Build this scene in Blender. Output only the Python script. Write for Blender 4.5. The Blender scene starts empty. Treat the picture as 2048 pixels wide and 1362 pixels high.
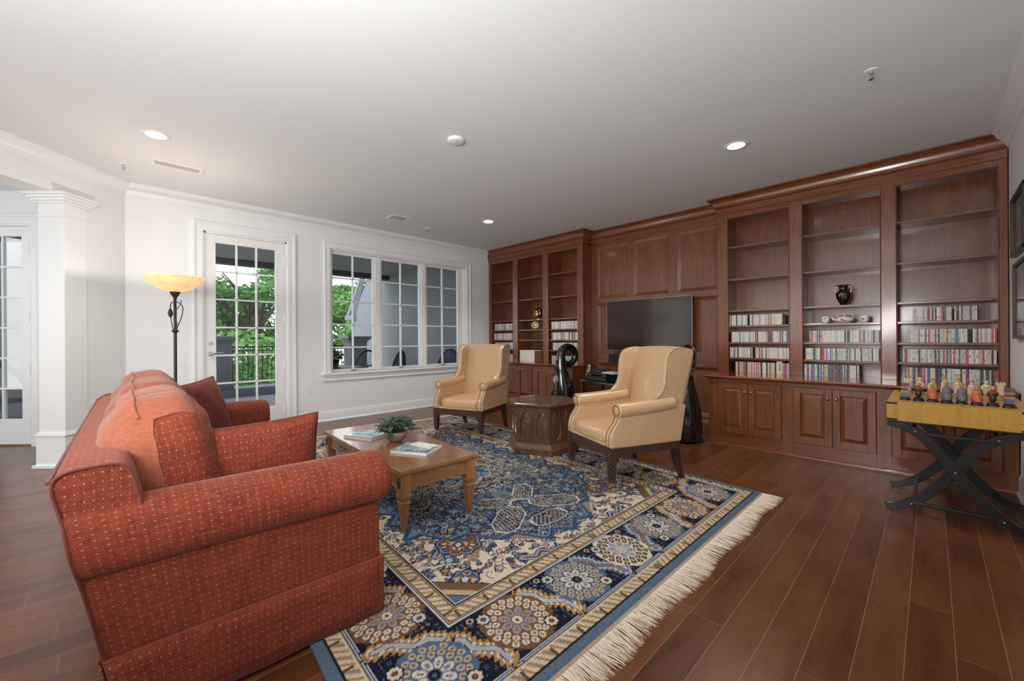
import bpy, bmesh, math, random
import numpy as np
from mathutils import Vector, Matrix
random.seed(7)
R_ = math.radians
PI = math.pi
scene = bpy.context.scene
COL = scene.collection

# ------------------------------------------------------------------ camera
cam_d = bpy.data.cameras.new('camera')
cam = bpy.data.objects.new('camera', cam_d)
COL.objects.link(cam)
cam_d.sensor_width = 36.0
cam_d.lens = 823.0 / 2048.0 * 36.0
cam_d.shift_y = -5.0 / 2048.0
cam_d.clip_start = 0.05
cam_d.clip_end = 300
yaw = R_(44.47)                       # angle between the view and the cabinet wall
fwd = Vector((math.sin(yaw), math.cos(yaw), 0))
rt = Vector((math.cos(yaw), -math.sin(yaw), 0))
up = Vector((0, 0, 1))
rl = R_(-0.35)                        # tiny camera roll
cx_ = rt * math.cos(rl) + up * math.sin(rl)
cy_ = -rt * math.sin(rl) + up * math.cos(rl)
mw = Matrix((cx_, cy_, -fwd)).transposed().to_4x4()
mw.translation = (0, 0, 1.2)
cam.matrix_world = mw
scene.camera = cam

# ------------------------------------------------------------------ view and light
scene.view_settings.view_transform = 'Standard'
scene.view_settings.look = 'None'
scene.view_settings.gamma = 1
scene.view_settings.exposure = 0.30
scene.view_settings.use_curve_mapping = False
scene.render.film_transparent = False
scene.cycles.max_bounces = 10
scene.cycles.diffuse_bounces = 5
scene.cycles.glossy_bounces = 4
scene.cycles.transparent_max_bounces = 12
scene.cycles.use_denoising = True
scene.cycles.denoising_prefilter = 'ACCURATE'
scene.cycles.sample_clamp_indirect = 4.0

world = bpy.data.worlds.new('sky')
scene.world = world
world.use_nodes = True
wn = world.node_tree
wn.nodes.clear()
w_out = wn.nodes.new('ShaderNodeOutputWorld')
w_bg = wn.nodes.new('ShaderNodeBackground')
w_tc = wn.nodes.new('ShaderNodeTexCoord')
w_map = wn.nodes.new('ShaderNodeMapping')
w_no = wn.nodes.new('ShaderNodeTexNoise')
w_cr = wn.nodes.new('ShaderNodeValToRGB')
w_map.inputs['Scale'].default_value = (2, 2, 6)
w_no.inputs['Scale'].default_value = 1.6
w_no.inputs['Detail'].default_value = 5
w_cr.color_ramp.elements[0].position = 0.35
w_cr.color_ramp.elements[0].color = (0.62, 0.78, 1.0, 1)
w_cr.color_ramp.elements[1].position = 0.6
w_cr.color_ramp.elements[1].color = (1.0, 1.0, 1.0, 1)
wn.links.new(w_tc.outputs['Generated'], w_map.inputs['Vector'])
wn.links.new(w_map.outputs[0], w_no.inputs['Vector'])
wn.links.new(w_no.outputs['Fac'], w_cr.inputs[0])
wn.links.new(w_cr.outputs[0], w_bg.inputs['Color'])
w_bg.inputs['Strength'].default_value = 2.4
wn.links.new(w_bg.outputs[0], w_out.inputs['Surface'])

def area(name, loc, target, sx, sy, power, color=(1, 1, 1), spread=180):
    d = bpy.data.lights.new(name, 'AREA')
    d.shape = 'RECTANGLE'; d.size = sx; d.size_y = sy
    d.energy = power; d.color = color; d.spread = R_(spread)
    o = bpy.data.objects.new(name, d); COL.objects.link(o)
    o.location = loc
    o.rotation_euler = (Vector(target) - Vector(loc)).to_track_quat('-Z', 'Y').to_euler()
    return o
# added fill lights behind the camera, standing in for unseen windows
area('window_daylight', (-3.3, 2.3, 1.6), (2.0, 2.3, 1.4), 3.6, 2.2, 60, (1.0, 0.99, 0.98))
area('window_daylight', (-3.3, 6.5, 1.6), (2.0, 4.0, 1.4), 2.6, 2.2, 35, (1.0, 0.99, 0.98))
# added fill light aimed up, brightens the room by bouncing off the ceiling
area('bounce_flash', (-0.7, 0.6, 1.5), (0.2, 1.6, 2.92), 0.9, 0.9, 95, (1.0, 0.985, 0.96))

# ------------------------------------------------------------------ node helpers
class NT:
    def __init__(s, name):
        s.m = bpy.data.materials.new(name); s.m.use_nodes = True
        s.t = s.m.node_tree; s.t.nodes.clear()
        s.out = s.t.nodes.new('ShaderNodeOutputMaterial')
        s.b = s.t.nodes.new('ShaderNodeBsdfPrincipled')
        s.t.links.new(s.b.outputs[0], s.out.inputs['Surface'])
    def n(s, typ, props=None, **ins):
        nd = s.t.nodes.new('ShaderNode' + typ)
        for k, v in (props or {}).items(): setattr(nd, k, v)
        for k, v in ins.items():
            key = int(k[1:]) if k[0] == 'i' and k[1:].isdigit() else k.replace('_', ' ')
            s.set(nd.inputs[key], v)
        return nd
    def set(s, sock, v):
        if isinstance(v, bpy.types.NodeSocket): s.t.links.new(v, sock)
        elif isinstance(v, bpy.types.Node): s.t.links.new(v.outputs[0], sock)
        else:
            if isinstance(v, (tuple, list)) and len(v) == 3 and sock.type == 'RGBA': v = (*v, 1)
            sock.default_value = v
    def math(s, op, a, b=0.0, c=0.0, clamp=False):
        nd = s.t.nodes.new('ShaderNodeMath'); nd.operation = op; nd.use_clamp = clamp
        s.set(nd.inputs[0], a); s.set(nd.inputs[1], b); s.set(nd.inputs[2], c)
        return nd.outputs[0]
    def mix(s, f, a, b, blend='MIX'):
        nd = s.t.nodes.new('ShaderNodeMix'); nd.data_type = 'RGBA'; nd.blend_type = blend
        s.set(nd.inputs[0], f); s.set(nd.inputs[6], a); s.set(nd.inputs[7], b)
        return nd.outputs[2]
    def coord(s, kind='Object', scale=(1, 1, 1), rot=(0, 0, 0)):
        tc = s.t.nodes.new('ShaderNodeTexCoord')
        mp = s.t.nodes.new('ShaderNodeMapping')
        s.t.links.new(tc.outputs[kind], mp.inputs[0])
        mp.inputs['Scale'].default_value = scale; mp.inputs['Rotation'].default_value = rot
        return mp.outputs[0]
    def noise(s, vec, scale=5, detail=4, rough=.5, dist=0):
        nd = s.n('TexNoise', Vector=vec, Scale=scale, Detail=detail, Roughness=rough, Distortion=dist)
        return nd.outputs['Fac']
    def ramp(s, f, *stops):
        nd = s.t.nodes.new('ShaderNodeValToRGB'); cr = nd.color_ramp
        s.set(nd.inputs[0], f)
        while len(cr.elements) < len(stops): cr.elements.new(0.5)
        for e, (p, c) in zip(cr.elements, stops):
            e.position = p; e.color = (*c, 1) if len(c) == 3 else c
        return nd.outputs[0]
    def bump(s, h, strength=.3, dist=.01):
        nd = s.n('Bump', Height=h, Strength=strength, Distance=dist)
        s.set(s.b.inputs['Normal'], nd.outputs[0])
    def base(s, **kw):
        for k, v in kw.items(): s.set(s.b.inputs[k.replace('_', ' ')], v)
        return s

def plain(name, color, rough=.5, metal=0.0, coat=0.0, bump=0.0, bscale=60, var=0.0, sheen=0.0, spec=.5):
    t = NT(name)
    co = t.coord()
    if var:
        f = t.noise(co, bscale * .3, 3)
        lo = tuple(c * (1 - var) for c in color); hi = tuple(min(1, c * (1 + var)) for c in color)
        t.base(Base_Color=t.ramp(f, (.3, lo), (.7, hi)))
    else: t.base(Base_Color=color)
    t.base(Roughness=rough, Metallic=metal, Coat_Weight=coat, Coat_Roughness=.08, Sheen_Weight=sheen, Specular_IOR_Level=spec)
    if bump: t.bump(t.noise(co, bscale, 3), bump, .004)
    return t.m

def wood(name, dark, mid, light, axis='z', rough=.35, coat=.2, sc=1.0, bump=.08):
    t = NT(name)
    s = {'x': (1.3, 14, 14), 'y': (14, 1.3, 14), 'z': (14, 14, 1.3)}[axis]
    s = tuple(v * sc for v in s)
    co = t.coord('Object', s)
    f1 = t.noise(co, 2.2, 6, .6, .6)
    s2 = tuple(v * 5 for v in s)
    f2 = t.noise(t.coord('Object', s2), 2.6, 3, .6)
    f3 = t.noise(t.coord('Object'), 1.7, 2)
    f = t.math('ADD', t.math('MULTIPLY', f1, .6), t.math('MULTIPLY', f2, .25))
    f = t.math('ADD', f, t.math('MULTIPLY', f3, .18))
    t.base(Base_Color=t.ramp(f, (.36, dark), (.52, mid), (.68, light)), Roughness=rough, Coat_Weight=coat, Coat_Roughness=.12)
    t.bump(f2, bump, .002)
    return t.m

M = {}
M['white_paint'] = plain('white_wall_paint', (.79, .81, .82), .6, bump=.05, bscale=200)
M['ceiling_paint'] = plain('ceiling_paint', (.77, .80, .82), .8, bump=.05, bscale=180)
M['trim_paint'] = plain('white_trim_paint', (.82, .84, .85), .32)
CH = ((.100, .027, .0075), (.170, .050, .0145), (.235, .078, .025))
M['cherry'] = wood('cherry_wood_upright', *CH, 'z', .30, .45)
M['cherry_h'] = wood('cherry_wood_level', *CH, 'y', .30, .45)
M['cherry_top'] = wood('cherry_wood_counter', (.15, .036, .011), (.22, .058, .018), (.30, .088, .030), 'y', .16, .6)
M['table_wood'] = wood('honey_brown_wood', (.235, .098, .034), (.28, .122, .044), (.33, .150, .056), 'y', .20, .6, .6, .03)
M['table_wood_z'] = wood('honey_brown_wood_leg', (.20, .085, .028), (.30, .135, .048), (.40, .19, .075), 'z', .3, .3)
M['oak'] = wood('dark_oak_wood', (.040, .018, .008), (.095, .045, .018), (.15, .075, .032), 'z', .38, .25, 1.2, .2)
M['oak_top'] = wood('dark_oak_top', (.05, .022, .011), (.11, .052, .024), (.17, .09, .045), 'y', .22, .5, 1.0, .1)
M['mahogany'] = wood('dark_mahogany', (.018, .006, .004), (.035, .012, .007), (.06, .022, .013), 'z', .3, .35)
M['yellow_wood'] = wood('golden_yellow_wood', (.38, .19, .015), (.47, .25, .022), (.56, .31, .035), 'z', .42, .05)
M['black_lacquer'] = plain('black_lacquer', (.004, .004, .005), .28, coat=.15)
M['black_metal'] = plain('black_metal', (.012, .012, .013), .45, .4)
M['dark_iron'] = plain('dark_bronze_iron', (.055, .048, .042), .5, .6, bump=.2, bscale=120)
M['nail'] = plain('dark_bronze_nail', (.10, .06, .03), .35, .9)
M['brass'] = plain('brass', (.60, .42, .19), .25, 1.0)
M['old_brass'] = plain('antique_brass', (.36, .27, .15), .35, 1.0)
M['nickel'] = plain('satin_nickel', (.60, .60, .60), .3, 1.0)
M['leather'] = plain('tan_leather', (.575, .375, .21), .30, coat=.35, bump=.025, bscale=160, var=.06)
M['stucco'] = plain('grey_stucco', (.31, .31, .325), .9, bump=.6, bscale=90, var=.06)
M['stucco_trim'] = plain('grey_painted_trim', (.27, .28, .32), .7)
M['terrace_floor'] = plain('grey_terrace_floor', (.34, .36, .42), .8, bump=.2, bscale=40, var=.05)
M['soffit'] = plain('grey_soffit', (.38, .37, .37), .8)
M['beam'] = plain('dark_brown_beam', (.045, .035, .035), .7)
M['plastic_white'] = plain('white_plastic', (.78, .78, .77), .35)
M['plastic_black'] = plain('black_plastic', (.012, .013, .016), .35)
M['piano_black'] = plain('piano_black_gloss', (.003, .005, .008), .05, coat=1.0)
M['ceramic'] = plain('white_ceramic', (.80, .80, .78), .15, coat=.5)
M['ceramic_blue'] = plain('blue_brush_glaze', (.03, .07, .25), .2)
M['black_glaze'] = plain('black_glaze', (.006, .005, .005), .08, coat=.8)
M['gold'] = plain('gold_glaze', (.65, .42, .15), .22, 1.0)
M['cream'] = plain('cream_fringe', (.74, .62, .49), .9, sheen=.3)
M['paper'] = plain('paper', (.75, .74, .70), .6)
M['bowl_clay'] = plain('brown_stoneware', (.24, .17, .12), .45, var=.15, bscale=20)
M['soil'] = plain('dark_soil', (.02, .013, .008), .95, bump=1, bscale=80)
M['pale_resin'] = plain('pale_ivory_resin', (.62, .50, .34), .5, var=.25, bscale=240, bump=.4)
M['gold_resin'] = plain('golden_resin', (.42, .24, .07), .45, var=.25, bscale=200)
M['dark_base'] = plain('dark_brown_resin', (.022, .012, .009), .35)
M['orange_resin'] = plain('orange_robe_paint', (.46, .11, .04), .5, var=.35, bscale=150)
M['grey_resin'] = plain('grey_robe_paint', (.12, .12, .13), .5, var=.45, bscale=150)
M['red_resin'] = plain('dark_red_paint', (.20, .03, .03), .5, var=.3, bscale=150)
M['slate_resin'] = plain('slate_blue_paint', (.06, .07, .10), .45, var=.3, bscale=150)
M['mesh_blue'] = plain('blue_grey_sling', (.10, .12, .20), .8)

def glass(name, tint=(.96, .98, .98), refl=.08):
    t = NT(name)
    tr = t.n('BsdfTransparent', Color=tint); gl = t.n('BsdfGlossy', Roughness=.02)
    lw = t.n('LayerWeight', Blend=.25)
    f = t.math('ADD', t.math('MULTIPLY', lw.outputs['Fresnel'], .5), refl * .3, clamp=True)
    mx = t.n('MixShader'); t.set(mx.inputs[0], f); t.set(mx.inputs[1], tr); t.set(mx.inputs[2], gl)
    t.t.nodes.remove(t.b); t.t.links.new(mx.outputs[0], t.out.inputs['Surface'])
    return t.m
M['pane'] = glass('window_glass')
M['cd_case'] = plain('clear_case_plastic', (.30, .31, .32), .12, coat=.6)

def emis(name, color, strength):
    t = NT(name); t.base(Base_Color=color, Emission_Color=color, Emission_Strength=strength); return t.m
M['lamp_disc'] = emis('glowing_lens', (1, .98, .93), 9)

# honey coloured glass bowl of the floor lamp, lit from inside
t = NT('amber_alabaster_glass')
co = t.coord()
f = t.noise(co, 9, 4, .6, 1.0)
c = t.ramp(f, (.3, (1.0, .50, .20)), (.7, (1.0, .66, .34)))
t.base(Base_Color=c, Roughness=.3, Emission_Color=c, Emission_Strength=.62, Coat_Weight=.3)
M['amber_glass'] = t.m

# floor boards: run along x, 133 mm wide
t = NT('dark_maple_floor_boards')
tc = t.n('TexCoord'); sp = t.n('SeparateXYZ', Vector=tc.outputs['Object'])
X, Y = sp.outputs[0], sp.outputs[1]
ys = t.math('DIVIDE', t.math('SUBTRACT', Y, .074), .1335)
row = t.math('FLOOR', ys); fy = t.math('FRACT', ys)
wn1 = t.n('TexWhiteNoise', {'noise_dimensions': '1D'}, W=row)
xs = t.math('ADD', t.math('DIVIDE', X, .92), t.math('MULTIPLY', wn1.outputs[0], 7.3))
colm = t.math('FLOOR', xs); fx = t.math('FRACT', xs)
cv = t.n('CombineXYZ', X=row, Y=colm, Z=0.0)
wn2 = t.n('TexWhiteNoise', {'noise_dimensions': '3D'}, Vector=cv.outputs[0])
pid = wn2.outputs['Value']
gx = t.math('ADD', t.math('MULTIPLY', X, 1.6), t.math('MULTIPLY', pid, 37))
gv = t.n('CombineXYZ', X=gx, Y=t.math('MULTIPLY', Y, 9.0), Z=pid)
g1 = t.noise(gv.outputs[0], 1.3, 4, .5)
g2 = t.noise(gv.outputs[0], 3, 2, .5)
cl = t.noise(t.n('CombineXYZ', X=gx, Y=t.math('MULTIPLY', Y, 3.0), Z=pid).outputs[0], 1.2, 2)
f = t.math('ADD', t.math('MULTIPLY', g1, .36), t.math('MULTIPLY', g2, .06))
f = t.math('ADD', f, t.math('MULTIPLY', pid, .20)); f = t.math('ADD', f, t.math('MULTIPLY', cl, .30))
colr = t.ramp(f, (.30, (.068, .0215, .0070)), (.5, (.122, .0415, .0140)), (.72, (.175, .066, .024)))
e1 = t.math('MINIMUM', fy, t.math('SUBTRACT', 1.0, fy))
s1 = t.math('LESS_THAN', t.math('MULTIPLY', e1, .1335), .0011)
e2 = t.math('MINIMUM', fx, t.math('SUBTRACT', 1.0, fx))
s2 = t.math('LESS_THAN', t.math('MULTIPLY', e2, .92), .0010)
seam = t.math('MAXIMUM', s1, s2)
t.base(Base_Color=t.mix(seam, colr, (.27, .15, .09, 1)), Roughness=t.math('ADD', .22, t.math('MULTIPLY', g2, .14)),
       Coat_Weight=.12, Coat_Roughness=.18, Specular_IOR_Level=.4)
t.bump(t.math('MULTIPLY', seam, -1.0), .10, .0012)
M['floor'] = t.m

# sofa chenille: rust with a diamond net and small gold ovals (UV is in metres)
def chenille(name, base, dark, gold, k=1.0):
    t = NT(name)
    tc = t.n('TexCoord'); sp = t.n('SeparateXYZ', Vector=tc.outputs['UV'])
    U = t.math('DIVIDE', sp.outputs[0], .0195 * k); V = t.math('DIVIDE', sp.outputs[1], .0265 * k)
    def cell(u, v):
        a = t.math('SUBTRACT', t.math('FRACT', u), .5); b = t.math('SUBTRACT', t.math('FRACT', v), .5)
        return a, b
    a, b = cell(U, V); a2, b2 = cell(t.math('ADD', U, .5), t.math('ADD', V, .5))
    def oval(a, b, ra, rb):
        return t.math('ADD', t.math('POWER', t.math('DIVIDE', a, ra), 2.0), t.math('POWER', t.math('DIVIDE', b, rb), 2.0))
    o1 = t.math('LESS_THAN', oval(a, b, .13, .15), 1.0)
    o2 = t.math('LESS_THAN', oval(a2, b2, .06, .045), 1.0)
    dia = t.math('ADD', t.math('ABSOLUTE', a), t.math('ABSOLUTE', b))
    net = t.math('LESS_THAN', t.math('ABSOLUTE', t.math('SUBTRACT', dia, .5)), .035)
    co = t.coord()
    n1 = t.noise(co, 420, 2, .7); n2 = t.noise(co, 9, 3, .6); n3 = t.noise(co, 60, 3, .7)
    f = t.math('ADD', t.math('MULTIPLY', n1, .45), t.math('ADD', t.math('MULTIPLY', n2, .2), t.math('MULTIPLY', n3, .35)))
    c = t.ramp(f, (.38, dark), (.62, base))
    wear = t.math('MULTIPLY_ADD', n3, 1.1, -.04, clamp=True)
    c = t.mix(t.math('MULTIPLY', net, t.math('MULTIPLY', wear, .55)), c, (gold[0] * .85, gold[1] * .55, gold[2] * .5, 1))
    c = t.mix(t.math('MULTIPLY', o2, wear), c, (*gold, 1))
    c = t.mix(t.math('MULTIPLY', o1, wear), c, (gold[0] * .92, gold[1], gold[2] * 1.15, 1))
    t.base(Base_Color=c, Roughness=.85, Sheen_Weight=.25, Sheen_Roughness=.4, Sheen_Tint=(.95, .55, .45, 1), Specular_IOR_Level=.2)
    t.bump(t.math('ADD', n1, t.math('MULTIPLY', o1, .6)), .35, .003)
    return t.m
M['chenille'] = chenille('rust_chenille', (.245, .046, .022), (.085, .012, .009), (.42, .19, .075))
M['chenille_wine'] = chenille('wine_chenille', (.20, .034, .026), (.08, .011, .010), (.40, .17, .09), .8)
M['velvet'] = plain('rust_velvet', (.27, .070, .029), .8, sheen=.15, bump=.3, bscale=300, var=.18)
M['piping'] = plain('dark_red_piping', (.125, .020, .012), .85, sheen=.1)

# carved fret on the chair rails
t = NT('carved_fret_mahogany')
tc = t.n('TexCoord'); mp = t.coord('UV', (1, 1, 1), (0, 0, R_(45)))
ck = t.n('TexVoronoi', {'feature': 'DISTANCE_TO_EDGE'}, Vector=t.coord('UV', (42, 42, 42), (0, 0, R_(45))), Scale=1.0, Randomness=0.0)
h = t.math('LESS_THAN', ck.outputs['Distance'], .20)
t.base(Base_Color=t.mix(h, (.006, .003, .003, 1), (.085, .040, .030, 1)), Roughness=.4)
t.bump(h, .8, .004)
M['fret'] = t.m

def leafmat(name, a, b):
    t = NT(name)
    oi = t.n('ObjectInfo'); ge = t.n('NewGeometry')
    f = t.noise(t.coord(), 2.2, 4, .7)
    g = ge.outputs['Random Per Island']
    f = t.math('ADD', t.math('MULTIPLY', f, .5), t.math('MULTIPLY', g, .5))
    c = t.ramp(f, (.25, a), (.8, b))
    t.base(Base_Color=c, Roughness=.6, Specular_IOR_Level=.3)
    tr = t.n('BsdfTranslucent', Color=c); mx = t.n('MixShader'); mx.inputs[0].default_value = .35
    t.t.links.new(t.b.outputs[0], mx.inputs[1]); t.t.links.new(tr.outputs[0], mx.inputs[2])
    t.t.links.new(mx.outputs[0], t.out.inputs['Surface'])
    return t.m
M['leaf'] = leafmat('tree_leaf', (.05, .13, .035), (.20, .38, .10))
M['leaf_light'] = leafmat('bright_tree_leaf', (.09, .22, .05), (.30, .52, .14))
M['leaf_house'] = leafmat('potted_leaf', (.02, .055, .03), (.10, .19, .10))
M['leaf_lime'] = leafmat('lime_leaf', (.05, .16, .02), (.24, .46, .05))
M['bark'] = plain('bark', (.07, .05, .035), .9, bump=.8, bscale=30, var=.3)

# ------------------------------------------------------------------ mesh builder
class MB:
    def __init__(s): s.v = []; s.f = []; s.m = []; s.uv = []; s.mi = 0; s.T = None
    def add(s, pts, faces, uvs=None):
        o = len(s.v)
        for p in pts:
            p = Vector(p)
            if s.T is not None: p = s.T @ p
            s.v.append(p)
        for k, f in enumerate(faces):
            s.f.append([o + i for i in f]); s.m.append(s.mi)
            s.uv.append(uvs[k] if uvs else None)
        return s
    def box(s, x0, y0, z0, x1, y1, z1):
        x0, x1 = min(x0, x1), max(x0, x1); y0, y1 = min(y0, y1), max(y0, y1); z0, z1 = min(z0, z1), max(z0, z1)
        p = [(x0, y0, z0), (x1, y0, z0), (x1, y1, z0), (x0, y1, z0), (x0, y0, z1), (x1, y0, z1), (x1, y1, z1), (x0, y1, z1)]
        return s.add(p, [(0, 3, 2, 1), (4, 5, 6, 7), (0, 1, 5, 4), (1, 2, 6, 5), (2, 3, 7, 6), (3, 0, 4, 7)])
    def cbox(s, c, d): return s.box(c[0] - d[0] / 2, c[1] - d[1] / 2, c[2] - d[2] / 2, c[0] + d[0] / 2, c[1] + d[1] / 2, c[2] + d[2] / 2)
    def loft(s, rings, closed=True, caps=True, vlen=None):
        """rings: lists of points, same count; closed: each ring is a loop"""
        n = len(rings[0]); pts = [Vector(p) for r in rings for p in r]; fs = []; uvs = []
        us = [0.0]
        mid = [Vector(p) for p in rings[len(rings) // 2]]
        for i in range(n): us.append(us[-1] + (mid[(i + 1) % n] - mid[i]).length)
        vs = [0.0]
        def cen(r): return sum((Vector(p) for p in r), Vector()) / n
        for a, b in zip(rings, rings[1:]): vs.append(vs[-1] + (cen(b) - cen(a)).length)
        for j in range(len(rings) - 1):
            for i in range(n if closed else n - 1):
                k = (i + 1) % n
                fs.append((j * n + i, j * n + k, (j + 1) * n + k, (j + 1) * n + i))
                uvs.append([(us[i], vs[j]), (us[i + 1], vs[j]), (us[i + 1], vs[j + 1]), (us[i], vs[j + 1])])
        if caps and closed:
            for j, rev in ((0, True), (len(rings) - 1, False)):
                idx = list(range(j * n, j * n + n)); idx = idx[::-1] if rev else idx
                fs.append(tuple(idx)); uvs.append(None)
        return s.add(pts, fs, uvs)
    def prism(s, poly, axis, a, b):
        """poly: 2D outline; axis 'x': poly is (y,z); 'y': (x,z); 'z': (x,y)"""
        def P(q, h): return {'x': (h, q[0], q[1]), 'y': (q[0], h, q[1]), 'z': (q[0], q[1], h)}[axis]
        n = len(poly); area_ = sum(poly[i][0] * poly[(i + 1) % n][1] - poly[(i + 1) % n][0] * poly[i][1] for i in range(n))
        pl = list(poly) if (area_ > 0) == (axis != 'y') else list(poly)[::-1]
        a, b = min(a, b), max(a, b)
        pts = [P(q, a) for q in pl] + [P(q, b) for q in pl]
        fs = [tuple(range(n))[::-1], tuple(range(n, 2 * n))] + [(i, (i + 1) % n, n + (i + 1) % n, n + i) for i in range(n)]
        return s.add(pts, fs)
    def lathe(s, prof, c=(0, 0, 0), seg=24, axis='z', rings_close=False):
        rings = []
        for r, h in prof:
            ring = []
            for i in range(seg):
                a = 2 * PI * i / seg; x = max(r, 1e-4) * math.cos(a); y = max(r, 1e-4) * math.sin(a)
                p = {'z': (x, y, h), 'x': (h, x, y), 'y': (y, h, x)}[axis]
                ring.append((p[0] + c[0], p[1] + c[1], p[2] + c[2]))
            rings.append(ring)
        return s.loft(rings)
    def sph(s, c, r, seg=12, n=8, sc=(1, 1, 1)):
        rings = []
        for j in range(n + 1):
            t_ = -PI / 2 + PI * j / n
            rr = max(math.cos(t_), .01) * r
            rings.append([(c[0] + rr * math.cos(2 * PI * i / seg) * sc[0], c[1] + rr * math.sin(2 * PI * i / seg) * sc[1], c[2] + r * math.sin(t_) * sc[2]) for i in range(seg)])
        return s.loft(rings)
    def tube(s, pts, r, seg=8, closed=False, flat=1.0, caps=True):
        P = [Vector(p) for p in pts]; n = len(P)
        rr = r if isinstance(r, (list, tuple)) else [r] * n
        tang = []
        for i in range(n):
            a = P[i - 1] if (i > 0 or closed) else P[i]; b = P[(i + 1) % n] if (i < n - 1 or closed) else P[i]
            d = b - a; tang.append(d.normalized() if d.length > 1e-9 else Vector((0, 0, 1)))
        ref = Vector((0, 0, 1)) if abs(tang[0].z) < .9 else Vector((1, 0, 0))
        nrm = (ref - tang[0] * ref.dot(tang[0])).normalized(); rings = []
        for i in range(n):
            nrm = (nrm - tang[i] * nrm.dot(tang[i])).normalized(); bi = tang[i].cross(nrm)
            rings.append([P[i] + (nrm * math.cos(2 * PI * k / seg) + bi * math.sin(2 * PI * k / seg) * flat) * rr[i] for k in range(seg)])
        if closed: rings.append(rings[0]); return s.loft(rings, caps=False)
        return s.loft(rings, caps=caps)
    def rbox(s, c, d, p=5.0, n=10, fn=None, rot=None, mm=None):
        """rounded, puffy box; UV in metres on every side"""
        hx, hy, hz = d[0] / 2, d[1] / 2, d[2] / 2; c = Vector(c)
        for ax in range(3):
            for sg in (-1, 1):
                pts = []; uvl = []
                for i in range(n + 1):
                    for j in range(n + 1):
                        a = math.sin(PI / 2 * (-1 + 2 * i / n)) * .5 + .5 * (-1 + 2 * i / n)
                        b = math.sin(PI / 2 * (-1 + 2 * j / n)) * .5 + .5 * (-1 + 2 * j / n)
                        q = [0, 0, 0]; q[ax] = sg; q[(ax + 1) % 3] = a; q[(ax + 2) % 3] = b
                        l = (abs(q[0]) ** p + abs(q[1]) ** p + abs(q[2]) ** p) ** (1 / p)
                        w = Vector((q[0] / l * hx, q[1] / l * hy, q[2] / l * hz))
                        if fn: w = fn(w, (q[0], q[1], q[2]))
                        if rot is not None: w = rot @ w
                        pts.append(c + w)
                        dd = (hx, hy, hz)
                        if ax == 2: uvl.append((a * dd[0] + .3, b * dd[1] + .2))
                        elif ax == 0: uvl.append((a * dd[1], b * dd[2]))
                        else: uvl.append((b * dd[0], a * dd[2]))
                fs = []; uvs = []
                for i in range(n):
                    for j in range(n):
                        q = [i * (n + 1) + j, (i + 1) * (n + 1) + j, (i + 1) * (n + 1) + j + 1, i * (n + 1) + j + 1]
                        if sg < 0: q = q[::-1]
                        fs.append(tuple(q)); uvs.append([uvl[k] for k in q])
                s.add(pts, fs, uvs)
                if mm:
                    for i in range(n):
                        for j in range(n):
                            a = -1 + 2 * (i + .5) / n; b = -1 + 2 * (j + .5) / n; q = [0, 0, 0]; q[ax] = sg; q[(ax + 1) % 3] = a; q[(ax + 2) % 3] = b
                            s.m[-n * n + i * n + j] = mm(ax, sg, q)
        return s
    def build(s, name, mats, parent=None, org=None, smooth=None, bevel=0, weld=False, boxuv=False):
        me = bpy.data.meshes.new(name)
        o_ = Vector(org) if org is not None else Vector()
        me.from_pydata([tuple(v - o_) for v in s.v], [], s.f)
        mats = mats if isinstance(mats, (list, tuple)) else [mats]
        for m in mats: me.materials.append(m)
        me.polygons.foreach_set('material_index', s.m)
        if boxuv or any(u is not None for u in s.uv):
            lay = me.uv_layers.new(name='UVMap')
            data = np.zeros((len(me.loops), 2), dtype=np.float32)
            for pi, poly in enumerate(me.polygons):
                u = s.uv[pi]
                if u is None or boxuv:
                    n = poly.normal; ax = max(range(3), key=lambda k: abs(n[k]))
                    for li in poly.loop_indices:
                        co = me.vertices[me.loops[li].vertex_index].co
                        data[li] = ((co.y, co.z), (co.x, co.z), (co.x, co.y))[ax]
                else:
                    for k, li in enumerate(poly.loop_indices): data[li] = u[k]
            lay.data.foreach_set('uv', data.ravel())
        if weld:
            bm = bmesh.new(); bm.from_mesh(me); bmesh.ops.remove_doubles(bm, verts=bm.verts, dist=1e-5); bm.to_mesh(me); bm.free()
        me.validate(); me.update()
        if smooth is not None:
            me.polygons.foreach_set('use_smooth', [True] * len(me.polygons))
            me.set_sharp_from_angle(angle=R_(smooth))
        o = bpy.data.objects.new(name, me); COL.objects.link(o)
        if parent is not None: o.parent = parent
        elif org is not None: o.location = org
        if bevel:
            bv = o.modifiers.new('bevel', 'BEVEL'); bv.width = bevel; bv.segments = 2; bv.limit_method = 'ANGLE'; bv.angle_limit = R_(40)
        return o

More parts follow.
